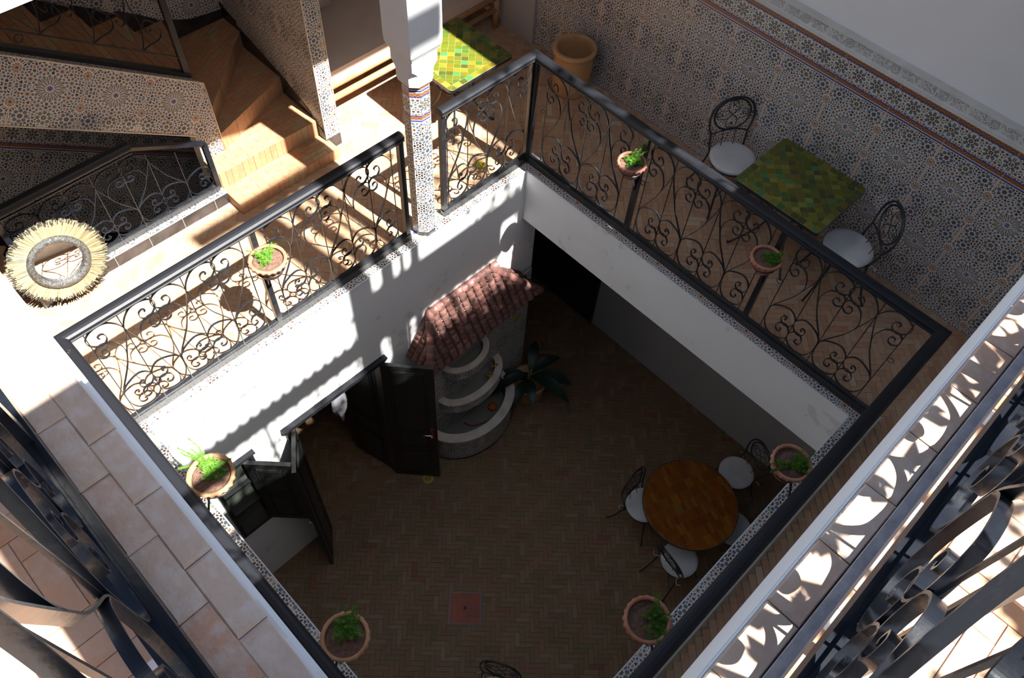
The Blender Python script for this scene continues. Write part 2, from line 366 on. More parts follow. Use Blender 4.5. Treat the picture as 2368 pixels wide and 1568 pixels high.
def put(name, me, parent=None, loc=None, rot=None):
    o = bpy.data.objects.new(name, me); C.objects.link(o)
    if parent is not None: o.parent = parent
    if loc is not None: o.location = loc
    if rot is not None: o.rotation_euler = rot
    return o
def empty(name, loc=(0, 0, 0), rotz=0): return put(name, None, None, loc, (0, 0, rotz))
def tag(o, label, cat, group=None):
    o['label'] = label; o['category'] = cat
    if group: o['group'] = group
    return o
def struct(o, label=None):
    o['kind'] = 'structure'
    if label: o['label'] = label
    return o
def dup(root, loc, rotz, label):
    def rec(o, par):
        c = o.copy(); C.objects.link(c)
        if par is not None: c.parent = par
        for ch in o.children: rec(ch, c)
        return c
    kids = {}
    for o in C.objects:
        if o.parent: kids.setdefault(o.parent.name, []).append(o)
    def rec2(o, par):
        c = o.copy(); C.objects.link(c)
        if par is not None: c.parent = par
        for ch in kids.get(o.name, []): rec2(ch, c)
        return c
    r = rec2(root, None); r.location = loc; r.rotation_euler = (0, 0, rotz); r['label'] = label
    return r
def spline(P, k=6):
    P = [Vector(p) for p in P]; out = []
    Q = [P[0] * 2 - P[1]] + P + [P[-1] * 2 - P[-2]]
    for i in range(1, len(Q) - 2):
        a, b, c, d = Q[i - 1:i + 3]
        for j in range(k):
            t = j / k
            out.append(0.5 * ((2 * b) + (c - a) * t + (2 * a - 5 * b + 4 * c - d) * t * t + (3 * b - a - 3 * c + d) * t ** 3))
    out.append(P[-1]); return out
def clip_poly(poly, clip):
    """Sutherland-Hodgman against a convex counter-clockwise polygon"""
    out = list(poly)
    for i in range(len(clip)):
        a = clip[i]; b = clip[(i + 1) % len(clip)]; inp = out; out = []
        if not inp: break
        def side(p): return (b[0] - a[0]) * (p[1] - a[1]) - (b[1] - a[1]) * (p[0] - a[0])
        for j in range(len(inp)):
            p = inp[j]; q = inp[(j + 1) % len(inp)]; sp, sq = side(p), side(q)
            if sp >= 0: out.append(p)
            if (sp > 0 > sq) or (sp < 0 < sq):
                k = sp / (sp - sq); out.append((p[0] + (q[0] - p[0]) * k, p[1] + (q[1] - p[1]) * k))
    return out
def area(p): return abs(sum(p[i][0] * p[(i + 1) % len(p)][1] - p[(i + 1) % len(p)][0] * p[i][1] for i in range(len(p)))) / 2

# ------------------------------------------------------------------ brick floors
BL_, BW_ = 0.15, 0.05
def herringbone(rects, origin=(0, 0), ang=PI / 4, L=3):
    """brick rectangles (local corner lists) whose centre lies in one of rects"""
    ca, sa = math.cos(ang), math.sin(ang); xs = [r[0] for r in rects] + [r[1] for r in rects]; ys = [r[2] for r in rects] + [r[3] for r in rects]
    R = int(max(max(xs) - min(xs), max(ys) - min(ys)) / BW_) + 10; out = []
    cx = (min(xs) + max(xs)) / 2; cy = (min(ys) + max(ys)) / 2
    lx = (cx - origin[0]) * ca + (cy - origin[1]) * sa; ly = -(cx - origin[0]) * sa + (cy - origin[1]) * ca
    i0 = round(lx / BW_); j0 = round(ly / BW_)
    for j in range(j0 - R, j0 + R):
        for i in range(i0 - R, i0 + R):
            k = (i - j) % (2 * L)
            if k == 0: x, y, w, h = i, j, L, 1
            elif k == 2 * L - 1: x, y, w, h = i, j, 1, L
            else: continue
            mx, my = (x + w / 2) * BW_, (y + h / 2) * BW_
            wx = origin[0] + mx * ca - my * sa; wy = origin[1] + mx * sa + my * ca
            if any(r[0] <= wx <= r[1] and r[2] <= wy <= r[3] for r in rects): out.append((wx, wy, w > h))
    return out
def brick_mesh(mat, L=BL_, Wd=BW_, h=0.02, g=0.0014):
    mb = MB(); a, b = L / 2 - g / 2, Wd / 2 - g / 2
    mb.pad([(-a, -b), (a, -b), (a, b), (-a, b)], -h, 0.0, 0.0012); return mb.mesh('brick', mat)
def lay(parent, bricks, z, mat, limit=300, vis=None, ang=PI / 4):
    me = brick_mesh(mat)
    def d(b): return (Vector((b[0], b[1], z)) - CAM).length
    cand = [b for b in bricks if in_frame((b[0], b[1], z)) and (vis is None or vis(b[0], b[1]))]
    cand.sort(key=d); single = set(id(b) for b in cand[:limit])
    mb = MB(); a, c = BL_ / 2 - .0007, BW_ / 2 - .0007
    for b in bricks:
        rot = ang if b[2] else ang + PI / 2; dz = random.uniform(-0.0015, 0.0015)
        if id(b) in single:
            o = put('brick', me, parent, (b[0], b[1], z + dz), (random.uniform(-.006, .006), random.uniform(-.006, .006), rot + random.uniform(-.012, .012)))
        else:
            r2 = rot + random.uniform(-.012, .012); co, si = math.cos(r2), math.sin(r2)
            poly = [(b[0] + x * co - y * si, b[1] + x * si + y * co) for x, y in ((-a, -c), (a, -c), (a, c), (-a, c))]
            mb.pad(poly, z - 0.02, z + dz, 0.0012)
    o = mb.obj('brick_paving', mat, parent); o['kind'] = 'stuff'
GZ = -3.559; FZ = -0.12; UZ = 3.62
flo = MB(); flo.prism([(-2.9, -5.1), (4.75, -5.1), (4.75, 1.5), (-2.9, 1.5)], GZ - 0.2, GZ - 0.008)
floor = struct(flo.obj('floor', 'grout_dark'), 'herringbone brick floor of the shaded courtyard')
def seen_ground(x, y):
    d = Vector((x, y, GZ)) - CAM; k = -CAM.z / d.z; px, py = CAM.x + d.x * k, CAM.y + d.y * k
    if not (0 < px < 3.28 and -3.64 < py < 0): return False
    k = (-1.1 - CAM.z) / d.z; return x > 0.05
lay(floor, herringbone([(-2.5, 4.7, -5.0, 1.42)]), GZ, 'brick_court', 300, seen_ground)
gal = MB()
for r in ((-1.50, -0.17, -5.05, 1.42), (-2.82, -1.50, -0.95, 1.42), (-2.82, -1.5, -5.05, -3.66), (-0.17, 4.7, 0.17, 1.42), (-0.17, 4.7, -5.05, -3.81), (3.45, 4.7, -3.81, 0.17)):
    gal.box(r[0], r[1], r[2], r[3], -0.60, FZ - 0.008)
gfloor = struct(gal.obj('floor', 'grout'), 'herringbone brick floor of the upper gallery')
GR = [(-1.50, -0.17, -5.05, 1.42), (-2.7, -1.50, -0.95, 1.42), (-2.8, -1.5, -5.05, -3.66), (-0.17, 4.7, 0.17, 1.42), (-0.17, 4.7, -5.05, -3.81), (3.45, 4.7, -3.81, 0.17)]
lay(gfloor, herringbone(GR), FZ, 'brick_gallery', 300, lambda x, y: (x < 0 or y > 0.15) and not (x < -1.3 and y < -0.9))

# ------------------------------------------------------------------ walls
WX, WY = 3.283, -3.641       # well: x 0..WX, y WY..0
def wall_with_holes(name, u0, u1, z0, z1, holes, thick, axis, pos, mats, label):
    """vertical slab on plane axis=pos, thickness away from the well, with rectangular holes"""
    us = sorted({u0, u1} | {h[0] for h in holes} | {h[1] for h in holes}); zs = sorted({z0, z1} | {h[2] for h in holes} | {h[3] for h in holes})
    mb = MB()
    for a, b_ in zip(us, us[1:]):
        for c, d in zip(zs, zs[1:]):
            um, zm = (a + b_) / 2, (c + d) / 2
            if any(h[0] < um < h[1] and h[2] < zm < h[3] for h in holes): continue
            if axis == 'x': mb.box(pos - thick, pos, a, b_, c, d)
            else: mb.box(a, b_, pos, pos + thick, c, d)
    return struct(mb.obj(name, mats), label)
DR = (-2.80, -1.74, GZ, -1.16); WN = (-3.52, -3.12, -2.36, -1.12)
wall_with_holes('wall_left', -5.05, 0.2, GZ, -0.006, [DR, WN], 0.17, 'x', 0.0, 'plaster', 'white plaster wall below the gallery, holding the doorway and fountain')
b1 = MB(); b1.box(0.001, 4.7, 0.0, 1.42, -0.611, -0.13); b1.box(0.001, WX, 0.0, 0.17, -0.13, -0.006)
b1.box(0.001, 4.7, -5.05, WY, -0.611, -0.13); b1.box(0.001, WX, WY - 0.17, WY, -0.13, -0.006)
b1.box(WX, 4.7, WY, 0.0, -0.611, -0.13); b1.box(WX, WX + 0.17, WY - .17, .17, -0.13, -0.006)
struct(b1.obj('ceiling', 'plaster'), 'white plastered edge beam carrying the gallery')
b2 = MB(); b2.box(-2.9, -0.17, -0.95, 1.42, -0.611, -0.13); b2.box(-0.17, 0.001, 0.2, 1.42, -0.611, -0.13)
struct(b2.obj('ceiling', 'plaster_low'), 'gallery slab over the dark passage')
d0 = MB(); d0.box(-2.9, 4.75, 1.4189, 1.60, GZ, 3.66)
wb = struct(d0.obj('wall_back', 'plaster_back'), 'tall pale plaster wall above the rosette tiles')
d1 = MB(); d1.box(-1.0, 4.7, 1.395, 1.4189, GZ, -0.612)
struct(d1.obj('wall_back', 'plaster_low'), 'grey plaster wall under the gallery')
d2 = MB(); d2.box(4.70, 4.85, -5.1, 1.42, GZ, 3.66); struct(d2.obj('wall_right', 'plaster_clean'))
d3 = MB(); d3.box(-2.9, 4.75, -5.2, -5.05, GZ, 3.66); struct(d3.obj('wall_front', 'plaster_clean'))
d4 = MB(); d4.box(-3.0, -2.82, -5.1, 1.42, -0.15, 3.66); d4.box(-3.0, -2.82, -5.1, 1.42, GZ, -0.15); struct(d4.obj('wall_left', 'plaster_clean'), 'wall behind the staircase')
d5 = MB(); d5.box(-1.60, -1.5, -3.7, 0.2, GZ, -0.7); d5.box(-1.5, -0.17, -3.75, -3.65, GZ, -0.7); d5.box(-1.5, -0.17, -1.3, -1.2, GZ, -0.7); d5.box(-1.5, -.17, -3.66, -1.2, -0.8, -0.7)
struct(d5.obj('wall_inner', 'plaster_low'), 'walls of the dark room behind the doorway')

# kerb round the well
TILE_OFF = (0.11, 0.07)
kb = MB()
def flat_uv(poly, z, mb, mi=0, off=TILE_OFF, up=True):
    pts = poly if up else poly[::-1]
    mb.add([(x, y, z) for x, y in pts], [tuple(range(len(pts)))], mi, [[(x + off[0], y + off[1]) for x, y in pts]])
kw = 0.158
flat_uv([(0, 0), (0, WY), (-kw, WY - kw), (-kw, kw)], 0.0, kb); flat_uv([(0, 0), (-kw, kw), (WX + kw, kw), (WX, 0)], 0.0, kb)
flat_uv([(WX, 0), (WX + kw, kw), (WX + kw, WY - kw), (WX, WY)], 0.0, kb); flat_uv([(0, WY), (WX, WY), (WX + kw, WY - kw), (-kw, WY - kw)], 0.0, kb)
def vface(a, b, z0, z1, mb, mi=0, off=(0, 0)):
    (x0, y0), (x1, y1) = a, b; L = math.hypot(x1 - x0, y1 - y0)
    mb.add([(x0, y0, z0), (x1, y1, z0), (x1, y1, z1), (x0, y0, z1)], [(0, 1, 2, 3)], mi, [[(off[0], z0 + off[1]), (off[0] + L, z0 + off[1]), (off[0] + L, z1 + off[1]), (off[0], z1 + off[1])]])
o4 = [(-kw, kw), (WX + kw, kw), (WX + kw, WY - kw), (-kw, WY - kw)]
for i in range(4): vface(o4[(i + 1) % 4], o4[i], FZ - 0.01, 0.0, kb)
i4 = [(0, 0), (WX, 0), (WX, WY), (0, WY)]
for i in range(4): vface(i4[i], i4[(i + 1) % 4], -0.006, 0.0, kb)
struct(kb.obj('trim_1', 'zellige'), 'patterned tile kerb round the light well')
tr = MB()
for (x0, x1, y0, y1) in ((-0.002, 0.006, WY, 0), (WX - 0.006, WX + 0.002, WY, 0), (0, WX, WY - 0.002, WY + 0.006), (0, WX, -0.006, 0.002)): tr.box(x0, x1, y0, y1, -0.007, 0.002)
struct(tr.obj('trim_2', 'plaster_clean'), 'white edge strip of the kerb')

# ------------------------------------------------------------------ dado tiles on the back wall
TW, TH = 0.443, 0.2775; SX, SZ = 1.4715, 0.944
def tile_mesh(phase, w=TW, h=TH, mat='zellige', v0=None, t=0.008, u0=None):
    """upright tile facing -y, its lower left corner at the origin"""
    g = 0.0020; mb = MB()
    ua = (-w / 2) if u0 is None else u0; va = phase if v0 is None else v0
    x0, x1, z0, z1 = g, w - g, g, h - g
    mb.add([(x0, -t, z0), (x1, -t, z0), (x1, -t, z1), (x0, -t, z1)], [(0, 1, 2, 3)], 0,
           [[(ua + x0, va + z0), (ua + x1, va + z0), (ua + x1, va + z1), (ua + x0, va + z1)]])
    mb.add([(x0, -t, z0), (x1, -t, z0), (x1, -t, z1), (x0, -t, z1), (x0, 0, z0), (x1, 0, z0), (x1, 0, z1), (x0, 0, z1)],
           [(0, 4, 5, 1), (1, 5, 6, 2), (2, 6, 7, 3), (3, 7, 4, 0)], 1, [[(ua, va)] * 4] * 4)
    return mb.mesh('tile', [mat, 'tgrout2'])
tA = tile_mesh(0.0); tB = tile_mesh(-TH)            # star at bottom edge / at top edge
col0 = -7
xs0 = SX - TW / 2
for ci in range(-7, 8):
    x = xs0 + ci * TW
    if x + TW < -1.25 or x > 4.6: continue
    for ri in range(-4, 1):
        z = SZ + ri * TH
        if z + TH < FZ: continue
        put('tile', tA if ri % 2 == 0 else tB, wb, (x, 1.4189, z))
bt = tile_mesh(0, TW, 0.255, 'border', 0.0, 0.009, 0.0)
for ci in range(-7, 8):
    x = xs0 + ci * TW
    if x + TW < -1.25 or x > 4.6: continue
    put('border_tile', bt, wb, (x, 1.4189, SZ + TH))
gr = MB(); gr.box(-1.285, 4.7, 1.4125, 1.4189, FZ, 1.476); gr.obj('grout_bed', 'tgrout2', wb)
# stucco cornice
cn = MB()
prof = [(0.0, 1.483), (0.022, 1.483), (0.026, 1.488), (0.026, 1.500), (0.012, 1.508), (0.008, 1.515), (0.008, 1.590), (0.018, 1.597), (0.022, 1.604), (0.048, 1.612), (0.050, 1.630), (0.0, 1.634)]
vs = [(x, 1.4189 - d, z) for x in (-1.285, 4.7) for d, z in prof]; n = len(prof)
cn.add(vs, [(i, i + 1, n + i + 1, n + i) for i in range(n - 1)] + [tuple(range(n)), tuple(range(2 * n - 1, n - 1, -1))])
cor = struct(cn.obj('trim_3', 'stucco'), 'carved white stucco cornice over the wall tiles')
ro = MB()
for k in range(8):
    a = 2 * PI * k / 8; ro.tube([(0.026 * math.cos(a) + 0.0095 * math.cos(b), -0.005, 0.026 * math.sin(a) + 0.0095 * math.sin(b)) for b in [2 * PI * j / 8 for j in range(8)]], 0.0042, 4, closed=True)
ro.sphere((0, -0.003, 0), 0.007, 6, 4)
ro_m = ro.mesh('stucco_rosette', 'stucco')
sc_ = MB()
def spiral(cx, cz, r0, turns, a0, sgn, n=14): return [(cx + r0 * (1 - 0.8 * i / n) * math.cos(a0 + sgn * turns * 2 * PI * i / n), -0.004, cz + r0 * (1 - 0.8 * i / n) * math.sin(a0 + sgn * turns * 2 * PI * i / n)) for i in range(n + 1)]
for cx, cz, r0, a0, sg in ((0.055, 0.016, 0.017, -1.0, 1), (0.075, -0.018, 0.015, 2.0, -1), (0.108, 0.014, 0.016, 0.5, 1), (0.130, -0.014, 0.014, 2.6, 1), (0.150, 0.012, 0.013, 3.5, -1)):
    sc_.tube(spiral(cx, cz, r0, 1.1, a0, sg), [0.0055] * 14 + [0.006], 5)
sc_.tube([(0.04 + i * 0.015, -0.004, 0.013 * math.sin(i * 1.15)) for i in range(10)], 0.0055, 5)
for i in range(7): sc_.sphere((0.05 + i * 0.02, -0.004, 0.024 * (-1) ** i), 0.0075, 6, 4)
sc_m = sc_.mesh('stucco_scroll', 'stucco')
x = 2.044 - 9 * 0.37
while x < 4.6:
    if x > -1.2:
        put('stucco_rosette', ro_m, cor, (x, 1.411, 1.552)); put('stucco_scroll', sc_m, cor, (x, 1.411, 1.552)); put('stucco_scroll', sc_m, cor, (x, 1.411, 1.552), (0, PI, 0))
    x += 0.37
# stub wall beside the sofa
st = MB(); st.box(-1.74, -1.285, 1.372, 1.4189, FZ, 3.0); struct(st.obj('wall_back', 'plaster_low'), 'plain grey pilaster at the end of the sofa')

# partition wall between stairs and sofa
PX0, PX1, PY0, PY1 = -2.82, -1.432, -1.050, -0.905
pw = MB(); pw.box(PX0, PX1 - 0.008, PY0 + 0.008, PY1, FZ, 3.0); part = struct(pw.obj('wall_partition', 'plaster_clean'), 'short tiled wall between stair and sofa')
SXP, SZP = -1.64, 0.652
for ci in range(-4, 2):
    for ri in range(-4, 4):
        x = SXP - TW / 2 + ci * TW; z = SZP + ri * TH
        if x < PX0 - 0.3: continue
        w = TW; xx = x; uu = None
        x_hi = min(x + TW, PX1 - 0.008); x_lo = max(x, PX0)
        if x_hi - x_lo < 0.02 or z > 1.75: continue
        me = tile_mesh(0.0 if ri % 2 == 0 else -TH, x_hi - x_lo, TH, 'zellige', None, 0.008, -TW / 2 + (x_lo - x))
        put('tile', me, part, (x_lo, PY0 + 0.008, z))
for ri in range(-4, 5):
    z = SZP + ri * TH
    z_lo = max(z, -0.0)
    if z + TH < 0.0: continue
    me = tile_mesh(0.0, PY1 - PY0, z + TH - z_lo, 'zellige', (0.0 if ri % 2 == 0 else -TH) + (z_lo - z), 0.008, 0.10)
    put('tile', me, part, (PX1 - 0.008, PY0, z_lo), (0, 0, PI / 2))
pt = MB(); pt.box(PX1 - 0.006, PX1 + 0.003, PY0 - 0.003, PY0 + 0.004, 0.0, 1.8); pt.box(PX1 - 0.006, PX1 + 0.002, PY1 - 0.002, PY1 + 0.003, FZ, 1.8)
pt.obj('corner_strip', 'trim', part)
sk = MB(); sk.box(PX1 - 0.008, PX1 + 0.006, PY0 - 0.002, PY1 + 0.002, FZ, 0.0)
sk.obj('skirting_tile', 'skirt', part)

# column
COLX, COLY = -0.100, -1.080
cl = empty('column', (COLX, COLY, 0)); tag(cl, 'octagonal tiled column with white square capital standing on the kerb', 'column')
oc = MB(); rr = 0.098; A = [PI / 8 + k * PI / 4 for k in range(8)]; side = 2 * rr * math.sin(PI / 8)
def oct_tiles(z0, z1, mat, v0, rr=rr):
    for k in range(8):
        a, b_ = A[k], A[(k + 1) % 8]; mb = MB(); e = 0.012
        p0 = Vector((rr * math.cos(a), rr * math.sin(a))); p1 = Vector((rr * math.cos(b_), rr * math.sin(b_)))
        q0 = p0.lerp(p1, e); q1 = p1.lerp(p0, e)
        vface((q0.x, q0.y), (q1.x, q1.y), z0, z1, mb, 0, (k * side + 0.03, v0 - z0))
        vs = [(*q0, z0), (*q1, z0), (*q1, z1), (*q0, z1)]; inn = [(x * 0.93, y * 0.93, z) for x, y, z in vs]
        mb.add(vs + inn, [(0, 4, 5, 1), (1, 5, 6, 2), (2, 6, 7, 3), (3, 7, 4, 0)], 0, [[(0.2, 0.2)] * 4] * 4)
        mb.obj('tile', mat, cl)
oct_tiles(0.045, 0.40, 'zellige', 0.0); oct_tiles(0.402, 0.80, 'zellige', 0.0); oct_tiles(0.802, 1.185, 'zellige', 0.11)
oct_tiles(1.187, 1.44, 'border', 0.0); oct_tiles(1.442, 1.51, 'border', 0.0)
oct_tiles(0.0, 0.043, 'skirt', 0.0)
cc = MB(); cc.lathe([(0.090, 0.0), (0.090, 1.51)], 8, smooth=False, a0=PI / 8, a1=PI / 8 + 2 * PI); cc.obj('shaft', 'plaster_clean', cl)
cp = MB()
def rect8(w, ch, z): return [(w - ch, -w, z), (w, -w + ch, z), (w, w - ch, z), (w - ch, w, z), (-w + ch, w, z), (-w, w - ch, z), (-w, -w + ch, z), (-w + ch, -w, z)]
rings = [rect8(0.103, 0.045, 1.50), rect8(0.108, 0.045, 1.535), rect8(0.108, 0.045, 1.60), rect8(0.108, 0.02, 1.63), rect8(0.108, 0.003, 1.645), rect8(0.108, 0.003, 1.72), rect8(0.118, 0.003, 1.745), rect8(0.132, 0.003, 1.775), rect8(0.135, 0.003, 1.83), rect8(0.135, 0.003, 3.0)]
vs = [v for r in rings for v in r]; fs = [tuple(range(7, -1, -1))]
for i in range(len(rings) - 1): fs += [(i * 8 + k, i * 8 + (k + 1) % 8, i * 8 + 8 + (k + 1) % 8, i * 8 + 8 + k) for k in range(8)]
cp.add(vs, fs); cp.obj('capital', 'plaster_clean', cl)

# ------------------------------------------------------------------ ironwork
K = 1.179
J = (-.175, .30); KP = (0, .759)
cA = [J, (-.150, .335), (-.12, .356), (-.085, .372), (-.05, .374), (-.02, .351), (0, .308), (-.007, .262), (-.028, .233), (-.058, .229), (-.080, .250), (-.084, .280), (-.068, .300), (-.052, .292), (-.056, .274), (-.066, .276)]
cB = [J, (-.178, .230), (-.171, .160), (-.142, .100), (-.105, .084), (-.067, .084), (-.030, .100), (-.008, .128), (0.001, .165), (-.010, .208), (-.035, .236), (-.066, .232), (-.088, .208), (-.092, .172), (-.078, .148), (-.056, .154), (-.052, .172), (-.064, .180)]
cC = [KP, (-.012, .795), (-.034, .832), (-.067, .864), (-.110, .872), (-.155, .860), (-.185, .828), (-.188, .792), (-.170, .755), (-.142, .732), (-.112, .734), (-.094, .760), (-.097, .795), (-.116, .808), (-.132, .796), (-.124, .782)]
cD = [(-.056, .560), (-.050, .600), (-.055, .645), (-.076, .700), (-.110, .729), (-.145, .738), (-.172, .722), (-.183, .690), (-.176, .655), (-.152, .632), (-.128, .640), (-.120, .668), (-.134, .690), (-.152, .684), (-.154, .668)]
cE = [J, (-.157, .342), (-.120, .410), (-.080, .490), (-.053, .569), (-.030, .640), (-.012, .700), KP]
_cache = {}
def scroll_mesh(i, flip, w, t, mat, hs):
    key = (i, flip, w, t, mat, round(hs, 3))
    if key not in _cache:
        P = (cA, cB, cC, cD, cE)[i]; sg = -1 if flip else 1; mb = MB()
        mb.strap([(p.x, 0, p.z) for p in spline([(sg * (a + 0.0) * K, 0, b * K * hs) for a, b in P], 4 if w < .016 else 9)], (0, 1, 0), t, w)
        _cache[key] = mb.mesh('scroll', mat)
    return _cache[key]
HU = 0.2125
def panel(par, frame, u0, u1, z0, w=0.014, t=0.004, mat='iron', hs=1.0, flat=True, single=True, cutoff=None):
    """one railing panel between two posts; frame maps (u) -> local x; parts go under par in its local frame"""
    n = int((u1 - u0 - 0.04) / HU); m = (u1 - u0 - n * HU) / 2; zb, zt = z0 + 0.078, z0 + 1.035 * hs
    vb = 'bar' + str(round(hs, 3)) + mat
    if vb not in _cache:
        mb = MB(); mb.box(-0.003, 0.003, -0.003, 0.003, 0.078, 1.035 * hs); _cache[vb] = mb.mesh('vertical_bar', mat)
    for k in range(n + 1): put('vertical_bar', _cache[vb], par, (u0 + m + k * HU, 0, z0))
    for k in range(n):
        a = u0 + m + k * HU
        if k % 2 == 0: c, fl = a + HU, False      # cluster centre to the right
        else: c, fl = a, True
        for i in range(5): put('scroll', scroll_mesh(i, fl, w, t, mat, hs), par, (c, 0, z0))
    if 'ring' not in _cache:
        mb = MB(); mb.tube([(0.022 * math.cos(a), 0, 0.022 * math.sin(a)) for a in [2 * PI * j / 14 for j in range(14)]], 0.003, 5, closed=True); _cache['ring'] = mb.mesh('ring', 'iron')
    for uu in (u0 + m - 0.023, u1 - m + 0.023):
        if m > 0.04: put('ring', _cache['ring'], par, (uu, 0, z0 + 0.62 * hs))
    mb = MB(); mb.box(u0, u1, -0.008, 0.008, z0 + 1.035 * hs, z0 + 1.049 * hs); mb.obj('top_bar', mat, par)
    mb = MB(); mb.box(u0, u1, -0.012, 0.012, z0 + 0.070, z0 + 0.078); mb.obj('bottom_bar', mat, par)
def rail_profile(): return [(0.86 * a, 0.9 * b) for a, b in [(-0.042, 0.0), (-0.046, 0.012), (-0.038, 0.020), (-0.047, 0.030), (-0.044, 0.046), (-0.030, 0.058), (-0.012, 0.063), (0.012, 0.063), (0.030, 0.058), (0.044, 0.046), (0.047, 0.030), (0.038, 0.020), (0.046, 0.012), (0.042, 0.0)]]
def handrail(par, x0, x1, z, m0=0, m1=0, mat='handrail'):
    """moulded rail along local x; m0/m1 = mitre slopes at the ends"""
    P = rail_profile(); n = len(P); mb = MB()
    vs = [(x0 + m0 * y, y, z + h) for y, h in P] + [(x1 + m1 * y, y, z + h) for y, h in P]
    fs = [(i, i + 1, n + i + 1, n + i) for i in range(n - 1)] + [(n - 1, 0, n, 2 * n - 1), tuple(range(n - 1, -1, -1)), tuple(range(n, 2 * n))]
    mb.add(vs, fs); return mb.obj('handrail', mat, par)
def railing(loc, rotz, length, posts, label, m0=0, m1=0, ends=(True, True), z0=0.0, mat='iron', w=0.014, t=0.004, hs=1.0, hz=1.06, rail=True, base=0.05, split=None):
    r = empty('iron_railing', loc, rotz); tag(r, label, 'railing', 'wrought iron railings round the courtyard')
    mb = MB(); a = 0.026
    vs = [(0 + m0 * y, y, z) for z in (z0, z0 + 0.068) for y in (-a, a)] + [(length + m1 * y, y, z) for z in (z0, z0 + 0.068) for y in (-a, a)]
    mb.add(vs, [(0, 1, 3, 2), (4, 6, 7, 5), (0, 4, 5, 1), (2, 3, 7, 6), (0, 2, 6, 4), (1, 5, 7, 3)]); mb.obj('base_rail', mat, r)
    ps = sorted(posts)
    for p in ps:
        mb = MB(); mb.box(-0.02, 0.02, -0.02, 0.02, z0 + 0.05, z0 + hz * hs); mb.obj('post', mat, r, (p, 0, 0))
    for p, q in zip(ps, ps[1:]): panel(r, None, p + 0.02, q - 0.02, z0, w, t, mat, hs)
    if rail: handrail(r, 0, length, z0 + hz * hs, m0, m1)
    return r
RL, RB, RF, RR = 0.096, 0.096, 0.120, 0.108      # offsets of the four railings behind the well edge
# local x runs along the rail
railing((-RL, WY - RF, 0), PI / 2, 2.49 + RF - .09, [0.02, 1.236 + RF - .09, 2.47 + RF - .09], 'long sunlit iron railing on the left, from far corner to the tiled column', m0=-1, m1=0)
railing((-RL, -0.885, 0), PI / 2, 0.885 + RB, [0.02, 0.865 + RB], 'short iron railing between tiled column and back corner, before the lit green table', m0=0, m1=1)
railing((-RL, RB, 0), 0, WX + RL + RR, [0.02, 1.05 + RL, 2.25 + RL, WX + RL + RR - 0.02], 'iron railing on the back side in front of the patterned tile wall', m0=-1, m1=1)
railing((-RL, WY - RF, 0), 0, WX + RL + RR, [0.02, 1.075 + RL, 2.26 + RL, WX + RL + RR - 0.02], 'iron railing along the left foreground side, seen almost from above', m0=1, m1=-1)
railing((WX + RR, WY - RF, 0), PI / 2, -WY + RF + RB, [0.02, 1.18 + RF, 2.44 + RF, -WY + RF + RB - 0.02], 'iron railing along the right side below the white wall edge, seen almost from above', m0=1, m1=-1)

# ------------------------------------------------------------------ staircase
stair = empty('brick_staircase', (-1.3, -1.5, FZ)); tag(stair, 'brick winder staircase climbing to the left beside the tiled partition', 'staircase')
SO = Vector(stair.location)
def step(poly, z0, z1, fronts, ang=0.0, soldier=True, bricks=True):
    s = MB(); s.prism([(x - SO.x, y - SO.y) for x, y in poly], z0 - SO.z, z1 - 0.006 - SO.z)
    o = s.obj('step', 'grout', stair)
    if bricks:
        ca, sa = math.cos(ang), math.sin(ang); xs = [p[0] for p in poly]; ys = [p[1] for p in poly]; ox, oy = poly[0]
        R = 24; ru = BL_; k = 0
        for j in range(-R, R):
            for i in range(-R // 2, R // 2):
                u0 = i * ru + (0.5 * ru if j % 2 else 0); v0 = j * BW_; q = []
                for a, b_ in ((0.001, 0.001), (ru - .001, .001), (ru - .001, BW_ - .001), (.001, BW_ - .001)):
                    uu, vv = u0 + a, v0 + b_; q.append((ox + uu * ca - vv * sa, oy + uu * sa + vv * ca))
                q = clip_poly(q, poly)
                if len(q) > 2 and area(q) > 0.0006:
                    mb = MB(); mb.pad([(x - SO.x, y - SO.y) for x, y in q], z1 - .012 - SO.z, z1 + random.uniform(-.001, .001) - SO.z, 0.0012); mb.obj('brick', 'brick_stair', o)
    if soldier:
        for (a, b_) in fronts:
            a = Vector(a); b_ = Vector(b_); d = b_ - a; L = d.length; d.normalize(); nrm = Vector((d.y, -d.x)); n = max(1, int(L / 0.052)); w = L / n
            for k in range(n):
                p0 = a + d * (k * w + 0.001) - a * 0; p1 = a + d * ((k + 1) * w - 0.001); off = random.uniform(0.003, 0.006)
                poly2 = [p0 - nrm * 0.004, p1 - nrm * 0.004, p1 + nrm * off, p0 + nrm * off]
                mb = MB(); mb.prism([(p.x - SO.x, p.y - SO.y) for p in poly2], z0 + 0.002 - SO.z, z1 - 0.001 - SO.z); mb.obj('brick', 'brick_stair', o)
ZS = [-0.009, 0.156, 0.325, 0.486, 0.71, 0.90, 1.10, 1.30, 1.50, 1.70, 1.90]
step([(-1.60, -2.03), (-1.297, -2.03), (-1.297, -1.03), (-1.60, -1.03)], FZ, ZS[0], [((-1.297, -2.03), (-1.297, -1.03))], PI / 2)
step([(-1.75, -2.03), (-1.539, -2.03), (-1.539, -1.05), (-2.05, -1.05)], FZ, ZS[1], [((-1.539, -2.03), (-1.539, -1.05))], PI / 2)
step([(-1.87, -1.95), (-1.748, -1.84), (-2.015, -1.05), (-2.62, -1.05)], FZ, ZS[2], [((-1.748, -1.84), (-2.015, -1.05))], PI / 2 + 0.1)
step([(-2.82, -1.65), (-1.86, -1.92), (-1.86, -1.80), (-2.568, -1.05), (-2.82, -1.05)], FZ, ZS[3], [((-1.86, -1.80), (-2.568, -1.05))], PI / 2 + 0.45)
y = -1.62
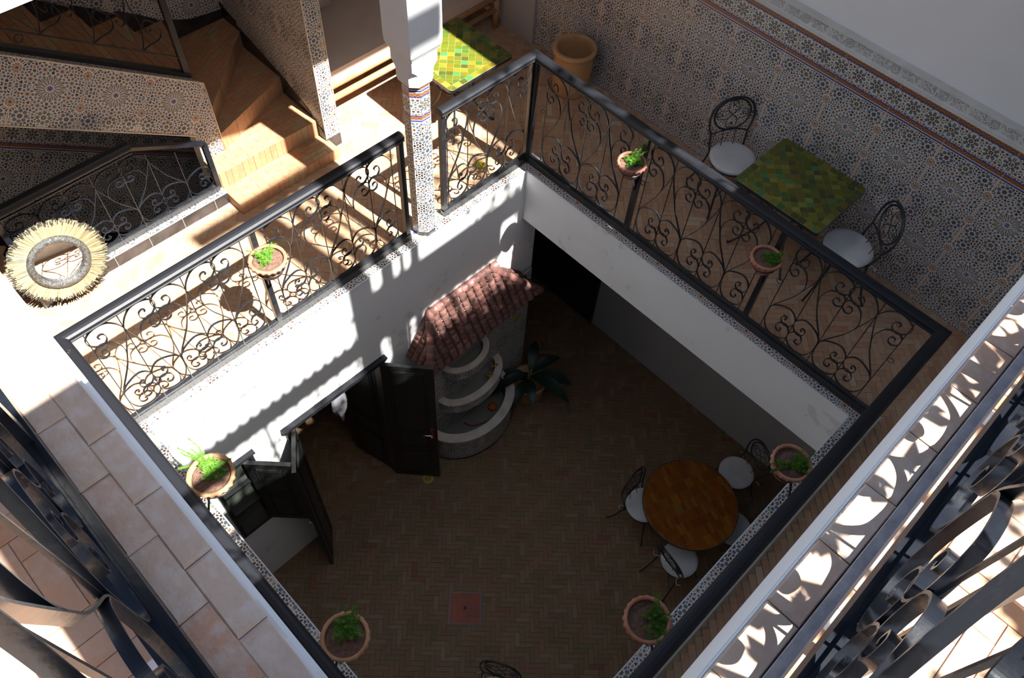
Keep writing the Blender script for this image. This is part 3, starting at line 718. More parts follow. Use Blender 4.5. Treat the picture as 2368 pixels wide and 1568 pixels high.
for k in range(4, 11):
    y1 = y - 0.31
    ya_, yb_ = (-1.85, -1.59) if k == 4 else (y, y)
    step([(-2.82, y1 - 0.03), (-1.87, y1 - 0.03), (-1.87, ya_), (-2.82, yb_)], ZS[k] - 0.30, ZS[k], [((-1.87, ya_), (-2.82, yb_))], 0.0, True, k < 9)
    y = y1
# side of the lowest steps and cream end plaster
cs = MB(); cs.box(-1.76, -1.30, -2.036, -2.028, FZ, ZS[0]); cs.box(-1.76, -1.545, -2.036, -2.028, FZ, ZS[1]); cs.obj('side_panel', 'brick_stair', stair, -SO)

# stringer wall: plane x=-1.75, tiled
sw = MB(); sx = -1.75; T = 0.125
poly = [(-1.83, FZ), (-1.83, 0.835), (-3.95, 2.36), (-3.95, 1.74), (-2.025, 0.42), (-2.025, FZ)]
n = len(poly)
sw.add([(sx - 0.008, y_, z_) for y_, z_ in poly] + [(sx - T, (y_ if y_ != -1.83 else -1.97), z_ + (.10 if (y_, z_) == (-1.83, 0.835) else 0)) for y_, z_ in poly], [tuple(range(n)), tuple(range(2 * n - 1, n - 1, -1))] + [(i, n + i, n + (i + 1) % n, (i + 1) % n) for i in range(n)])
swo = struct(sw.obj('wall_stair', 'plaster_low'), 'sloping tiled side wall of the upper stair flight')
# tiles on its face: rotated 35.2 degrees, star at (-2.473, 1.073)
sl_ = math.atan2(-0.705, 1.0); du = Vector((math.cos(sl_), math.sin(sl_))); dv = Vector((-du.y, du.x)); so_ = Vector((-2.473, 1.073))
polyc = [(a, b_) for a, b_ in poly]
def ccw(p): return p if sum(p[i][0] * p[(i + 1) % len(p)][1] - p[(i + 1) % len(p)][0] * p[i][1] for i in range(len(p))) > 0 else p[::-1]
partsP = [ccw([(-1.83, 0.835), (-3.95, 2.36), (-3.95, 1.74), (-2.025, 0.42), (-1.83, 0.42)]), ccw([(-1.83, 0.42), (-2.025, 0.42), (-2.025, FZ), (-1.83, FZ)])]
def yz_tiles(par, xpl, polys, o, du, dv, per=0.46, t=0.008, face=1, mat='zellige', rows=(-3, 3), cols=(-5, 5), vsc=1.0):
    for P in polys:
        for i in range(*cols):
            for j in range(*rows):
                c0 = [((i - .5) * per, j * TH), ((i + .5) * per, j * TH), ((i + .5) * per, (j + 1) * TH), ((i - .5) * per, (j + 1) * TH)]
                q = [tuple(o + du * a + dv * b_) for a, b_ in c0]; q = clip_poly(ccw(q), P)
                if len(q) < 3 or area(q) < 0.0008: continue
                cx = sum(a for a, _ in q) / len(q); cy = sum(b_ for _, b_ in q) / len(q)
                q = [(cx + (a - cx) * 0.996, cy + (b_ - cy) * 0.996) for a, b_ in q]
                uvs = [((Vector(p) - o).dot(du) * 0.443 / per, (Vector(p) - o).dot(dv)) for p in q]; m_ = len(q); mb = MB()
                mb.add([(xpl, a, b_) for a, b_ in q], [tuple(range(m_))], 0, [uvs])
                mb.add([(xpl, a, b_) for a, b_ in q] + [(xpl - t * face, a, b_) for a, b_ in q], [(k, m_ + k, m_ + (k + 1) % m_, (k + 1) % m_) for k in range(m_)], 0, [[(0.2, 0.2)] * 4] * m_)
                mb.obj('tile', mat, par)
yz_tiles(swo, sx, partsP, so_, du, dv)
# tiled top of the stringer and pale edges
tp = MB(); L = math.hypot(2.12, 1.525)
a0, a1 = Vector((-1.83, 0.836)), Vector((-3.95, 2.361))
tp.add([(sx, a0.x, a0.y), (sx, a1.x, a1.y), (sx - T, a1.x, a1.y), (sx - T, a0.x - .14, a0.y + .10)], [(0, 3, 2, 1)], 0, [[(0, 0.1), (0, 0.1 + T), (L, 0.1 + T), (L, 0.1)]])
tp.obj('top_tiles', 'zellige', swo)
ed = MB()
for A_, B_ in (((-1.83, 0.836), (-3.95, 2.361)), ((-2.025, 0.42), (-3.95, 1.74)), ((-1.83, 0.10), (-1.83, 0.836)), ((-2.025, FZ), (-2.025, 0.42))):
    ed.tube([(sx + 0.001, *A_), (sx + 0.001, *B_)], 0.006, 6)
ed.box(sx - T, sx + 0.004, -2.034, -2.026, FZ, 0.42)
ed.obj('edge_strip', 'trim', swo)
# railing on the stringer
srl = empty('stair_railing', (sx - 0.088, -1.90, 0.89)); tag(srl, 'dark sloping iron railing with ring on the upper stair flight', 'railing')
dirv = Vector((0, -2.12, 1.525)).normalized()
mb = MB(); mb.strap([Vector((0, 0, 0.0)), dirv * 2.5], (1, 0, 0), 0.055, 0.065); mb.obj('base_rail', 'iron', srl)
mb = MB(); mb.box(-0.022, 0.022, -0.022, 0.022, -0.03, 1.05); mb.obj('post', 'iron', srl)
mb = MB(); mb.strap([Vector((0, 0, 0.16)), Vector((0, 0, 0.16)) + dirv * 2.5], (1, 0, 0), 0.008, 0.014); mb.obj('lower_bar', 'iron', srl)
mb = MB(); mb.strap([Vector((0, 0, 1.02)), Vector((0, 0, 1.02)) + dirv * 2.5], (1, 0, 0), 0.05, 0.06); mb.obj('handrail', 'handrail', srl)
for k in range(6):
    q = dirv * (0.30 + k * 0.36) + Vector((0, 0, 0.17))
    for sg in (1, -1):
        pts = [(0, q.y + sg * a, q.z + b_ - a * sg * 0.72 * 1.0) for a, b_ in ((0.0, 0.0), (0.06, 0.06), (0.13, 0.12), (0.165, 0.19), (0.14, 0.26), (0.08, 0.27), (0.055, 0.22), (0.08, 0.18), (0.105, 0.20), (0.095, 0.225))]
        mb = MB(); mb.strap(spline(pts, 4), (1, 0, 0), 0.004, 0.014); mb.obj('scroll', 'iron', srl)
        pts = [(0, q.y + sg * a, q.z + b_ - a * sg * 0.72) for a, b_ in ((0.0, 0.0), (0.03, 0.12), (0.04, 0.25), (0.01, 0.40), (0.06, 0.52), (0.12, 0.56), (0.15, 0.50), (0.12, 0.46), (0.10, 0.49))]
        mb = MB(); mb.strap(spline(pts, 4), (1, 0, 0), 0.004, 0.014); mb.obj('scroll', 'iron', srl)
q = dirv * 1.18 + Vector((0, 0, 0.105)); mb = MB(); mb.tube([(0, q.y + 0.026 * math.cos(a), q.z + 0.026 * math.sin(a)) for a in [2 * PI * j / 14 for j in range(14)]], 0.004, 5, closed=True); mb.obj('ring', 'iron', srl)
# back wall of the stair: black stepped skirting, rosette tiles
bw = empty('wall_stair', (0, 0, 0)); bw['kind'] = 'structure'; bw['label'] = 'tiled rear wall of the staircase with black stepped skirting'
wq = [ccw([(-1.05, 0.56), (-1.62, 0.66), (-3.95, 2.25), (-3.95, 3.0), (-1.05, 3.0)])]
yz_tiles(bw, -2.81, wq, Vector((-1.30, 0.72)), Vector((1, 0)), Vector((0, 1)), 0.443, rows=(-1, 5), cols=(-7, 2))
zt = [0.486, 0.71, 0.90, 1.10, 1.30, 1.50, 1.70]; y = -1.05
skb = MB()
def skq(P, nm='skirting_tile'):
    mb = MB(); m_ = len(P); mb.add([(-2.806, a, b_) for a, b_ in P] + [(-2.82, a, b_) for a, b_ in P], [tuple(range(m_))] + [(k, m_ + k, m_ + (k + 1) % m_, (k + 1) % m_) for k in range(m_)]); mb.obj(nm, 'skirt', bw)
skq(ccw([(-1.05, 0.486), (-1.33, 0.486), (-1.33, 0.60), (-1.05, 0.57)])); skq(ccw([(-1.332, 0.486), (-1.62, 0.486), (-1.62, 0.72), (-1.332, 0.60)]))
y = -1.62
for k in range(1, 7):
    skq(ccw([(y, zt[k] - 0.22), (y, zt[k] + 0.02), (y - 0.154, zt[k] + 0.14), (y - 0.154, zt[k] - 0.22)])); skq(ccw([(y - 0.156, zt[k] - 0.22), (y - 0.156, zt[k] + 0.14), (y - 0.308, zt[k] + 0.24), (y - 0.308, zt[k] - 0.22)])); y -= 0.31
# skirting along the partition
for (x0, x1, za, zb) in ((-1.60, -1.434, 0.10, 0.0), (-2.02, -1.602, 0.32, 0.12), (-2.58, -2.022, 0.47, 0.30), (-2.81, -2.582, 0.58, 0.50)):
    mb = MB(); mb.add([(x0, PY0 - 0.006, -0.1), (x1, PY0 - 0.006, -0.1), (x1, PY0 - 0.006, zb + 0.07), (x0, PY0 - 0.006, za + 0.06), (x0, PY0 + 0.008, -0.1), (x1, PY0 + 0.008, -0.1), (x1, PY0 + 0.008, zb + 0.07), (x0, PY0 + 0.008, za + 0.06)],
           [(0, 1, 2, 3), (3, 2, 6, 7), (1, 5, 6, 2), (0, 3, 7, 4)]); mb.obj('skirting_tile', 'skirt', part)

# ------------------------------------------------------------------ stair opening going down
ko = empty('trim_4', (0, 0, 0)); ko['kind'] = 'structure'; ko['label'] = 'tiled kerb of the stair opening with dark skirting tiles'
k2 = MB(); flat_uv([(-1.49, -3.66), (-1.49, -2.036), (-1.62, -2.036), (-1.62, -3.66)], 0.0, k2, off=(0.02, 0.11)); k2.add([(-1.62, -3.66, -0.6), (-1.62, -2.036, -0.6), (-1.62, -2.036, 0), (-1.62, -3.66, 0), (-1.49, -3.66, -0.6), (-1.49, -2.036, -0.6), (-1.49, -2.036, 0), (-1.49, -3.66, 0)], [(0, 1, 2, 3), (4, 7, 6, 5), (0, 3, 7, 4), (1, 5, 6, 2)], 0, [[(0, 0), (.3, 0), (.3, .3), (0, .3)]] * 4)
k2.obj('kerb_tiles', 'zellige', ko)
yy = -3.66
for k in range(6):
    y1 = min(yy + 0.30, -2.036); mb = MB(); mb.box(-1.492, -1.482, yy + .0015, y1 - .0015, FZ - 0.01, -0.010); mb.obj('skirting_tile', 'skirt', ko); yy = y1
mb = MB(); mb.box(-1.62, -1.482, -3.672, -3.66, FZ, -0.01); mb.obj('skirting_tile', 'skirt', ko)
mb = MB(); mb.box(-1.489, -1.483, -3.66, -2.036, FZ, -0.004); mb.obj('grout_line', 'tgrout2', ko)
# tiled wall seen through the opening
ow = empty('wall_opening', (0, 0, 0)); ow['kind'] = 'structure'; ow['label'] = 'dark rosette tiled wall with orange band beside the descending stair'
o2 = Vector((-3.30, 0.004)); s2 = math.atan2(-0.715, 1); d2u = Vector((math.cos(s2), math.sin(s2))); d2v = Vector((-d2u.y, d2u.x))
def strip(v0, v1, u0=-1.2, u1=2.6): return ccw([tuple(o2 + d2u * u0 + d2v * v0), tuple(o2 + d2u * u1 + d2v * v0), tuple(o2 + d2u * u1 + d2v * v1), tuple(o2 + d2u * u0 + d2v * v1)])
yz_tiles(ow, -2.808, [strip(-.57, 0.2775)], o2, d2u, d2v, 0.46, rows=(-5, 1), cols=(-3, 6))
for i in range(-3, 7):
    mb = MB(); q = []; uv_ = []
    for a, b_ in ((i * .443, 0), ((i + 1) * .443 - .003, 0), ((i + 1) * .443 - .003, .255), (i * .443, .255)):
        p = o2 + d2u * a + d2v * (b_ + 0.279); q.append((-2.808, p.x, p.y)); uv_.append((a, b_))
    mb.add(q, [(0, 1, 2, 3)], 0, [uv_]); mb.add(q + [(-2.82, b, c) for _, b, c in q], [(k, 4 + k, 4 + (k + 1) % 4, (k + 1) % 4) for k in range(4)], 0, [[(0, .01)] * 4] * 4); mb.obj('border_tile', 'border', ow)
mb = MB(); q = strip(0.536, 0.72); mb.add([(-2.812, a, b_) for a, b_ in q], [(0, 1, 2, 3)]); mb.obj('plaster_strip', 'plaster_low', ow)
for i in range(-3, 7):
    q = ccw([tuple(o2 + d2u * a + d2v * b_) for a, b_ in ((i * .4, -.80), (i * .4 + .398, -.80), (i * .4 + .398, -.572), (i * .4, -.572))]); mb = MB(); mb.add([(-2.810, a, b_) for a, b_ in q] + [(-2.82, a, b_) for a, b_ in q], [(0, 1, 2, 3)] + [(k, 4 + k, 4 + (k + 1) % 4, (k + 1) % 4) for k in range(4)]); mb.obj('skirting_tile', 'skirt', ow)
# inner side walls of the down flight and its steps
mb = MB(); mb.box(-1.64, -1.62, -3.7, -0.95, -3.5, -0.13); mb.box(-2.82, -1.62, -0.97, -0.95, -3.5, -0.13); struct(mb.obj('wall_opening', 'plaster_low'), 'side walls enclosing the descending flight')
dn = empty('descending_stair', (-2.2, -3.7, -0.12)); tag(dn, 'dark flight of steps going down inside the opening behind the round mirror', 'staircase')
for k in range(7):
    mb = MB(); mb.box(-0.60, 0.55, 0.0 + k * 0.27, 0.27 + k * 0.27, -1.1 - 0.19 * (k + 1), -0.95 - 0.19 * (k + 1)); mb.obj('step', 'skirt', dn)
# railing round the opening
sr = empty('iron_railing', (-1.555, -3.62, 0)); tag(sr, 'low iron railing guarding the stair opening, cut off slanting under the stair', 'railing', 'wrought iron railings round the courtyard')
mb = MB(); mb.box(-0.022, 0.022, 0, 1.56, 0.0, 0.05); mb.obj('base_rail', 'iron', sr)
for yy, h in ((0.0, 0.80), (1.545, 0.50)):
    mb = MB(); mb.box(-0.02, 0.02, yy - 0.005, yy + 0.035, 0.03, h); mb.obj('post', 'iron_worn', sr)
hr_ = put('rail_top', None, sr)
P = rail_profile(); n = len(P)
def rail_seg(pa, pb):
    mb = MB(); vs = [(y_, pa[0], pa[1] + h) for y_, h in P] + [(y_, pb[0], pb[1] + h) for y_, h in P]
    mb.add(vs, [(i, i + 1, n + i + 1, n + i) for i in range(n - 1)] + [(n - 1, 0, n, 2 * n - 1), tuple(range(n - 1, -1, -1)), tuple(range(n, 2 * n))]); return mb
rail_seg((-0.05, 0.79), (1.03, 0.79)).obj('handrail', 'handrail', sr)
mb = MB(); mb.strap([(0, 1.0, 0.80), (0, 1.56, 0.50)], (1, 0, 0), 0.03, 0.04); mb.obj('slanted_bar', 'iron_worn', sr)
bpy.data.objects.remove(hr_)
mb = MB(); mb.box(-0.007, 0.007, 0.03, 1.03, 0.735, 0.745); mb.obj('top_bar', 'iron_worn', sr)
sroot = put('panel_tmp', None, sr)
bpy.data.objects.remove(sroot)
hs2 = 0.70
for k in range(7):
    yk = 0.05 + k * 0.212
    top = 0.735 if yk < 1.0 else 0.735 - (yk - 1.0) * 0.55
    mb = MB(); mb.box(-0.003, 0.003, -0.003, 0.003, 0.05, top); mb.obj('vertical_bar', 'iron_worn', sr, (0, yk, 0))
for k in range(7):
    a = 0.05 + k * 0.212; c, fl = (a + HU, False) if k % 2 == 0 else (a, True)
    for i in range(5):
        if k >= 5 and i in (2, 3): continue
        if k >= 6 and i == 4: continue
        put('scroll', scroll_mesh(i, fl, 0.014, 0.004, 'iron_worn', hs2), sr, (0, c, -0.01), (0, 0, PI / 2))

# ------------------------------------------------------------------ hanging flower pots with asparagus fern
def pot_prof(r, h): return [(0.0, 0.0), (r * .58, 0.0), (r * .62, 0.006), (r * .80, h * .55), (r * .88, h * .78), (r * 1.0, h * .80), (r * 1.02, h * .9), (r * 1.0, h), (r * .86, h), (r * .83, h * .93), (r * .80, h * .80), (0.0, h * .80)]
def pot(mb, r, h, wav=20):
    w = lambda a, rr, z: (0.0045 * math.sin(wav * a) + 0.002 * math.sin(3 * a + 1)) if rr > r * .95 and z < h * .97 else 0.0
    P = pot_prof(r, h); mb.lathe([(max(a, 1e-4), z) for a, z in P[:-2]], 80, wob=w)
def fern(mb, seed, n, cx, cy, spread, length, extra=()):
    rg = random.Random(seed); z0 = 0.0
    fr = [(cx + rg.gauss(0, spread), cy + rg.gauss(0, spread), rg.uniform(0, 2 * PI), rg.uniform(.5, 1.0) * length * .8, rg.uniform(.5, 1.4)) for _ in range(int(n * 2.6))]
    fr += [(cx, cy, a, l, e) for a, l, e in extra]
    for x, y, a, L, el in fr:
        P = []; px, py, pz = x, y, 0.0; d = Vector((math.cos(a) * math.cos(el), math.sin(a) * math.cos(el), math.sin(el)))
        m = max(6, int(L / 0.010))
        for i in range(m):
            P.append(Vector((px, py, pz))); px += d.x * L / m; py += d.y * L / m; pz += d.z * L / m
            d.z -= 0.9 * el / m * 1.1; d = (d + Vector((rg.gauss(0, .05), rg.gauss(0, .05), rg.gauss(0, .04)))).normalized()
        mb.strap(P, (0, 0, 1), 0.0014, 0.0014, 1)
        for i, p in enumerate(P[1:]):
            w = 0.028 * (1 - 0.5 * i / m)
            for k in range(16):
                v = Vector((rg.gauss(0, 1), rg.gauss(0, 1), rg.gauss(0.2, .7))).normalized() * w * rg.uniform(.5, 1.1); s_ = v.cross(Vector((rg.random(), rg.random(), rg.random())))  .normalized() * 0.0014
                q = p + Vector((rg.gauss(0, .002), rg.gauss(0, .002), 0))
                mb.add([q - s_, q + s_, q + v], [(0, 1, 2)], 0)
def pot_thing(x, y, to_rail, r, seed, mat, lab, plant, zrim=0.90):
    """to_rail: unit vector (world) from the pot towards its post"""
    h = r * 1.15; t = empty('fern_pot', (x, y, zrim - h)); tag(t, lab, 'plant pot', 'terracotta fern pots hanging on the railing posts')
    mb = MB(); pot(mb, r, h); mb.obj('pot', mat, t)
    rg = random.Random(seed + 50); so2 = MB(); nn = 26; prof = [(r * .83 * i / 7, h * .80 + rg.uniform(-.002, .006)) for i in range(8)]; prof[0] = (1e-4, h * .82)
    so2.lathe(prof, nn, wob=None); 
    so2.v = [(a, b_, c + rg.uniform(-.004, .004)) if math.hypot(a, b_) < r * .8 else (a, b_, c) for a, b_, c in so2.v]
    so2.obj('soil', 'soil', t)
    fm = MB(); fern(fm, seed, *plant); o = fm.obj('fern', ['leaf', 'stem'], t, (0, 0, h * .82))
    b_ = MB(); b_.tube([(r * .80 * math.cos(a), r * .80 * math.sin(a), h * .42) for a in [2 * PI * k / 24 for k in range(24)]], 0.005, 6, closed=True)
    d = Vector((to_rail[0], to_rail[1], 0)); off = 0.115; ring = b_
    ring.tube([d * (r * .8) + Vector((0, 0, h * .42)), d * off + Vector((0, 0, h * .42)), d * off + Vector((0, 0, h * .42 - 0.30))], 0.008, 6)
    ring.tube([d * (r * .3) + Vector((0, 0, -0.008)), d * (off * .6) + Vector((0, 0, -0.05)), d * off + Vector((0, 0, h * .42 - 0.26))], 0.007, 6)
    ring.tube([-d * (r * .8) + Vector((0, 0, h * .42)), -d * (r * .55) + Vector((0, 0, -0.006)), d * (r * .3) + Vector((0, 0, -0.008))], 0.005, 6)
    ring.obj('bracket', 'iron', t); return t
pot_thing(0.040, -2.495, (-1, 0), 0.122, 1, 'terracotta', 'terracotta pot with sparse bright fern on the sunlit left railing', (10, -0.03, 0.0, 0.018, 0.12, ((1.9, 0.13, .5), (2.2, 0.12, .4), (-2.6, 0.12, .3), (-2.9, 0.15, .1), (-0.9, 0.13, .1))))
pot_thing(1.075, -3.595, (0, -1), 0.128, 2, 'terracotta_pale', 'pale ochre terracotta pot whose fern trails over the left foreground railing', (16, -0.03, 0.02, 0.02, 0.12, ((-2.9, 0.22, .35), (-3.05, 0.24, .3), (3.1, 0.2, .4), (-2.8, 0.2, .25), (3.0, .24, .35), (-2.95, .16, .4))))
pot_thing(2.250, -3.600, (0, -1), 0.120, 3, 'terracotta_pale', 'brown soil terracotta pot at the bottom left with upright fern clump', (16, -0.03, 0.035, 0.02, 0.12, ((1.9, 0.12, .9), (2.0, 0.13, .8), (2.6, 0.12, .5))))
pot_thing(3.235, -2.455, (1, 0), 0.120, 4, 'terracotta', 'terracotta pot at the bottom right beside the tiled kerb, three fern sprigs', (9, 0.03, 0.02, 0.03, 0.11, ((2.1, 0.17, .8), (2.3, 0.16, .7), (-0.2, 0.15, .3), (-1.2, 0.14, .2), (0.3, .14, .3), (-.1, .16, .2))))
pot_thing(3.240, -1.185, (1, 0), 0.116, 5, 'terracotta', 'terracotta pot hanging beyond the round orange table, fern drooping left', (12, 0.03, 0.03, 0.02, 0.11, ((-2.2, 0.2, .2), (-2.05, 0.19, .2), (-2.3, 0.16, .3), (-2.15, .2, .35), (1.2, 0.12, .7), (1.9, .12, .8))))
pot_thing(1.050, -0.045, (0, 1), 0.108, 6, 'terracotta_dark', 'dark terracotta pot hanging on the back railing near the tall clay pot', (18, 0.0, 0.02, 0.02, 0.10, ((1.4, 0.14, 1.1), (2.0, 0.14, 1.1), (2.3, 0.10, .9))))
pot_thing(2.250, -0.045, (0, 1), 0.108, 7, 'terracotta', 'terracotta pot hanging on the back railing below the large green table', (20, 0.03, 0.02, 0.022, 0.09, ((1.0, 0.11, .9), (0.8, 0.12, .8))))

# tall clay pot in the gallery corner
cpz = 0.62
t = empty('clay_pot', (-0.575, 1.175, FZ)); tag(t, 'tall ochre clay pot with open rim standing in the corner by the tiled wall', 'pot')
mb = MB(); R_ = 0.185
mb.lathe([(0.0001, 0.0), (0.155, 0.0), (0.168, 0.02), (0.175, 0.10), (0.178, 0.28), (0.172, 0.34), (0.170, 0.355), (0.188, 0.362), (0.202, 0.372), (0.203, 0.392), (0.195, 0.402), (0.170, 0.402), (0.158, 0.388), (0.155, 0.34), (0.150, 0.02), (0.0001, 0.02)], 48, wob=lambda a, r, z: 0.0012 * math.sin(z * 900) if r > .1 else 0)
mb.obj('body', 'clay', t).scale = (1.02, 1.02, 1.20)
# broad-leaved plant near the fountain
t = empty('potted_plant', (0.30, 0.03, GZ)); tag(t, 'dark broad-leaved plant in clay pot beside the fountain', 'plant')
mb = MB(); mb.lathe([(0.0001, 0), (0.15, 0), (0.175, 0.05), (0.19, 0.30), (0.21, 0.31), (0.212, 0.35), (0.185, 0.35), (0.175, 0.30), (0.0001, 0.29)], 36); mb.obj('pot', 'clay', t)
rg = random.Random(3)
for i, (a, L, el, wd) in enumerate(((3.9, .42, .3, .12), (-1.3, .45, .15, .13), (-.7, .36, .2, .12), (-2.4, .40, .2, .13), (.6, .50, .3, .17), (.15, .55, .25, .16), (2.2, .42, .9, .12), (1.3, .4, .6, .13), (-1.9, .5, -.1, .12))):
    mb = MB(); m_ = 9; top = []
    for j in range(m_ + 1):
        s_ = j / m_; w_ = wd * (math.sin(PI * min(1, s_ * .97 + .03)) ** .8) * (0 if j in (m_,) else 1) + .002
        ex = el - s_ * 1.3; x_ = L * s_ * math.cos(el * .4); z_ = L * (s_ * math.sin(el + .5) - 1.0 * s_ * s_ * .75)
        for q, lift in ((-1, .018), (0, 0), (1, .018)): top.append((x_ * math.cos(a) - q * w_ / 2 * math.sin(a), x_ * math.sin(a) + q * w_ / 2 * math.cos(a), z_ + lift * (w_ / wd)))
    mb.add(top, [(j * 3 + c, j * 3 + c + 1, j * 3 + c + 4, j * 3 + c + 3) for j in range(m_) for c in (0, 1)], 0, smooth=True)
    mb.obj('leaf', 'bigleaf', t, (0.02 * math.cos(a), 0.02 * math.sin(a), 0.34 + 0.02 * i))
mb = MB(); mb.tube([(0, 0, .28), (0.01, 0, .45), (0, .02, .55)], 0.014, 6); mb.obj('stem', 'stem', t)

# ------------------------------------------------------------------ tables
def mosaic_table(x, y, sx_, sy_, ztop, zf, label, rot=0.0, seed=1):
    t = empty('mosaic_table', (x, y, zf), rot); tag(t, label, 'table', 'square green mosaic tables')
    h = ztop - zf; hx, hy = sx_ / 2, sy_ / 2; cr = 0.035
    def rr(hx, hy, cr, n=4):
        P = []
        for cx, cy, a in ((hx - cr, hy - cr, 0), (-hx + cr, hy - cr, PI / 2), (-hx + cr, -hy + cr, PI), (hx - cr, -hy + cr, 1.5 * PI)):
            for k in range(n + 1): P.append((cx + cr * math.cos(a + k * PI / 2 / n), cy + cr * math.sin(a + k * PI / 2 / n)))
        return P
    mb = MB(); mb.prism(rr(hx, hy, cr), h - 0.028, h - 0.002); mb.obj('tabletop', 'tgrout', t)
    mb = MB(); P = rr(hx + .003, hy + .003, cr); m_ = len(P); mb.prism(P, h - .032, h - 0.004); mb.obj('edge_band', 'iron', t)
    bw_ = 0.055; n = 0
    outer = rr(hx - .002, hy - .002, cr)
    # border tiles
    for sgn, L, W_, horiz in ((1, hx, hy, True), (-1, hx, hy, True), (1, hy, hx, False), (-1, hy, hx, False)):
        m_ = int(2 * L / 0.062); st_ = 2 * L / m_
        for k in range(m_):
            a, b_ = -L + k * st_ + .0015, -L + (k + 1) * st_ - .0015
            q = [(a, W_ - bw_), (b_, W_ - bw_), (b_, W_), (a, W_)]
            tri = [(-L, W_), (-L + .001, W_), (-L + bw_ * 1.0, W_ - bw_)]
            q = clip_poly(q, ccw([(-L + .001, W_), (L - .001, W_), (L - bw_ - .001, W_ - bw_), (-L + bw_ + .001, W_ - bw_)]))
            if sgn < 0: q = [(-p, -r_) for p, r_ in q]
            if not horiz: q = [(-r_, p) for p, r_ in q]
            q = clip_poly(ccw(q), outer)
            if len(q) > 2 and area(q) > 1e-4: mb = MB(); mb.pad(q, h - .006, h + random.uniform(0, .0008), .0012); mb.obj('tile', 'green', t)
    inner = [(-hx + bw_ + .002, -hy + bw_ + .002), (hx - bw_ - .002, -hy + bw_ + .002), (hx - bw_ - .002, hy - bw_ - .002), (-hx + bw_ + .002, hy - bw_ - .002)]
    s = 0.060; c = math.sqrt(.5)
    for i in range(-12, 13):
        for j in range(-12, 13):
            q = []
            for a, b_ in ((i, j), (i + 1, j), (i + 1, j + 1), (i, j + 1)):
                a2 = a * s + (.0012 if a == i else -.0012); b2 = b_ * s * .82 + (.0012 if b_ == j else -.0012)
                q.append(((a2 - b2) * c, (a2 + b2) * c))
            q = clip_poly(q, inner)
            if len(q) > 2 and area(q) > 1.2e-4: mb = MB(); mb.pad(q, h - .006, h + random.uniform(0, .0008), .0012); mb.obj('tile', 'green', t)
    for sx2 in (-1, 1):
        for sy2 in (-1, 1):
            d = Vector((sx2, sy2, 0)).normalized(); rad = hx * .95
            P = spline([d * (rad * .95) + Vector((0, 0, h - .035)), d * (rad * .55) + Vector((0, 0, h * .80)), d * (rad * .35) + Vector((0, 0, h * .55)), d * (rad * .5) + Vector((0, 0, h * .28)), d * (rad * .98) + Vector((0, 0, 0.02)), d * (rad * 1.05) + Vector((0, 0, 0.008))], 5)
            mb = MB(); mb.tube(P, 0.009, 6); mb.sphere((d.x * rad * 1.05, d.y * rad * 1.05, 0.012), 0.013, 6, 4)
            mb.tube(spline([P[8] + Vector((0, 0, 0)), d * (rad * .6) + Vector((0, 0, h * .5)), d * (rad * .75) + Vector((0, 0, h * .62)), d * (rad * .68) + Vector((0, 0, h * .70)), d * (rad * .6) + Vector((0, 0, h * .64))], 4), 0.006, 5)
            mb.obj('leg', 'iron', t)
    mb = MB(); mb.tube([(0.16 * math.cos(a), 0.16 * math.sin(a), h * .55) for a in [2 * PI * k / 20 for k in range(20)]], 0.006, 6, closed=True); mb.obj('ring', 'iron', t)
    return t
mosaic_table(-0.995, 0.075, 0.70, 0.715, 0.60, FZ, 'green mosaic table in the sun behind the tiled column, beside the sofa')
mosaic_table(1.915, 1.030, 0.765, 0.685, 0.60, FZ, 'green mosaic table in shade against the patterned wall, between two iron chairs')

t = empty('round_table', (2.640, 0.015, GZ)); tag(t, 'round table with burnt orange elongated mosaic tiles on the courtyard floor', 'table')
h = 0.74; Rt = 0.492
mb = MB(); mb.lathe([(0.0001, h - .03), (Rt, h - .03), (Rt, h - .003), (0.0001, h - .003)], 48, smooth=False); mb.obj('tabletop', 'tgrout', t)
mb = MB(); mb.lathe([(Rt + .001, h - .033), (Rt + .007, h - .03), (Rt + .007, h - .004), (Rt + .001, h - .001)], 48); mb.obj('edge_band', 'iron', t)
circ = [((Rt - .002) * math.cos(2 * PI * k / 48), (Rt - .002) * math.sin(2 * PI * k / 48)) for k in range(48)]
tl, tw, ti = 0.122, 0.041, 0.020; aa = math.radians(135 + 24); ca, sa = math.cos(aa), math.sin(aa)
for j in range(-15, 16):
    for i in range(-8, 9):
        ox = i * (tl - ti); oy = j * tw + (tw / 2 if i % 2 else 0)
        q = [(-tl / 2, 0), (-tl / 2 + ti, -tw / 2), (tl / 2 - ti, -tw / 2), (tl / 2, 0), (tl / 2 - ti, tw / 2), (-tl / 2 + ti, tw / 2)]
        q = [((ox + a * .985) * ca - (oy + b_ * .96) * sa, (ox + a * .985) * sa + (oy + b_ * .96) * ca) for a, b_ in q]
        q = clip_poly(q, circ)
        if len(q) > 2 and area(q) > 2e-4: mb = MB(); mb.pad(q, h - .006, h + random.uniform(0, .0006), .001); mb.obj('tile', 'orange', t)
for k in range(4):
    d = Vector((math.cos(k * PI / 2 + .6), math.sin(k * PI / 2 + .6), 0))
    mb = MB(); mb.tube(spline([d * .36 + Vector((0, 0, h - .035)), d * .22 + Vector((0, 0, h * .8)), d * .12 + Vector((0, 0, h * .5)), d * .2 + Vector((0, 0, h * .25)), d * .34 + Vector((0, 0, .01))], 5), 0.010, 6); mb.obj('leg', 'iron', t)

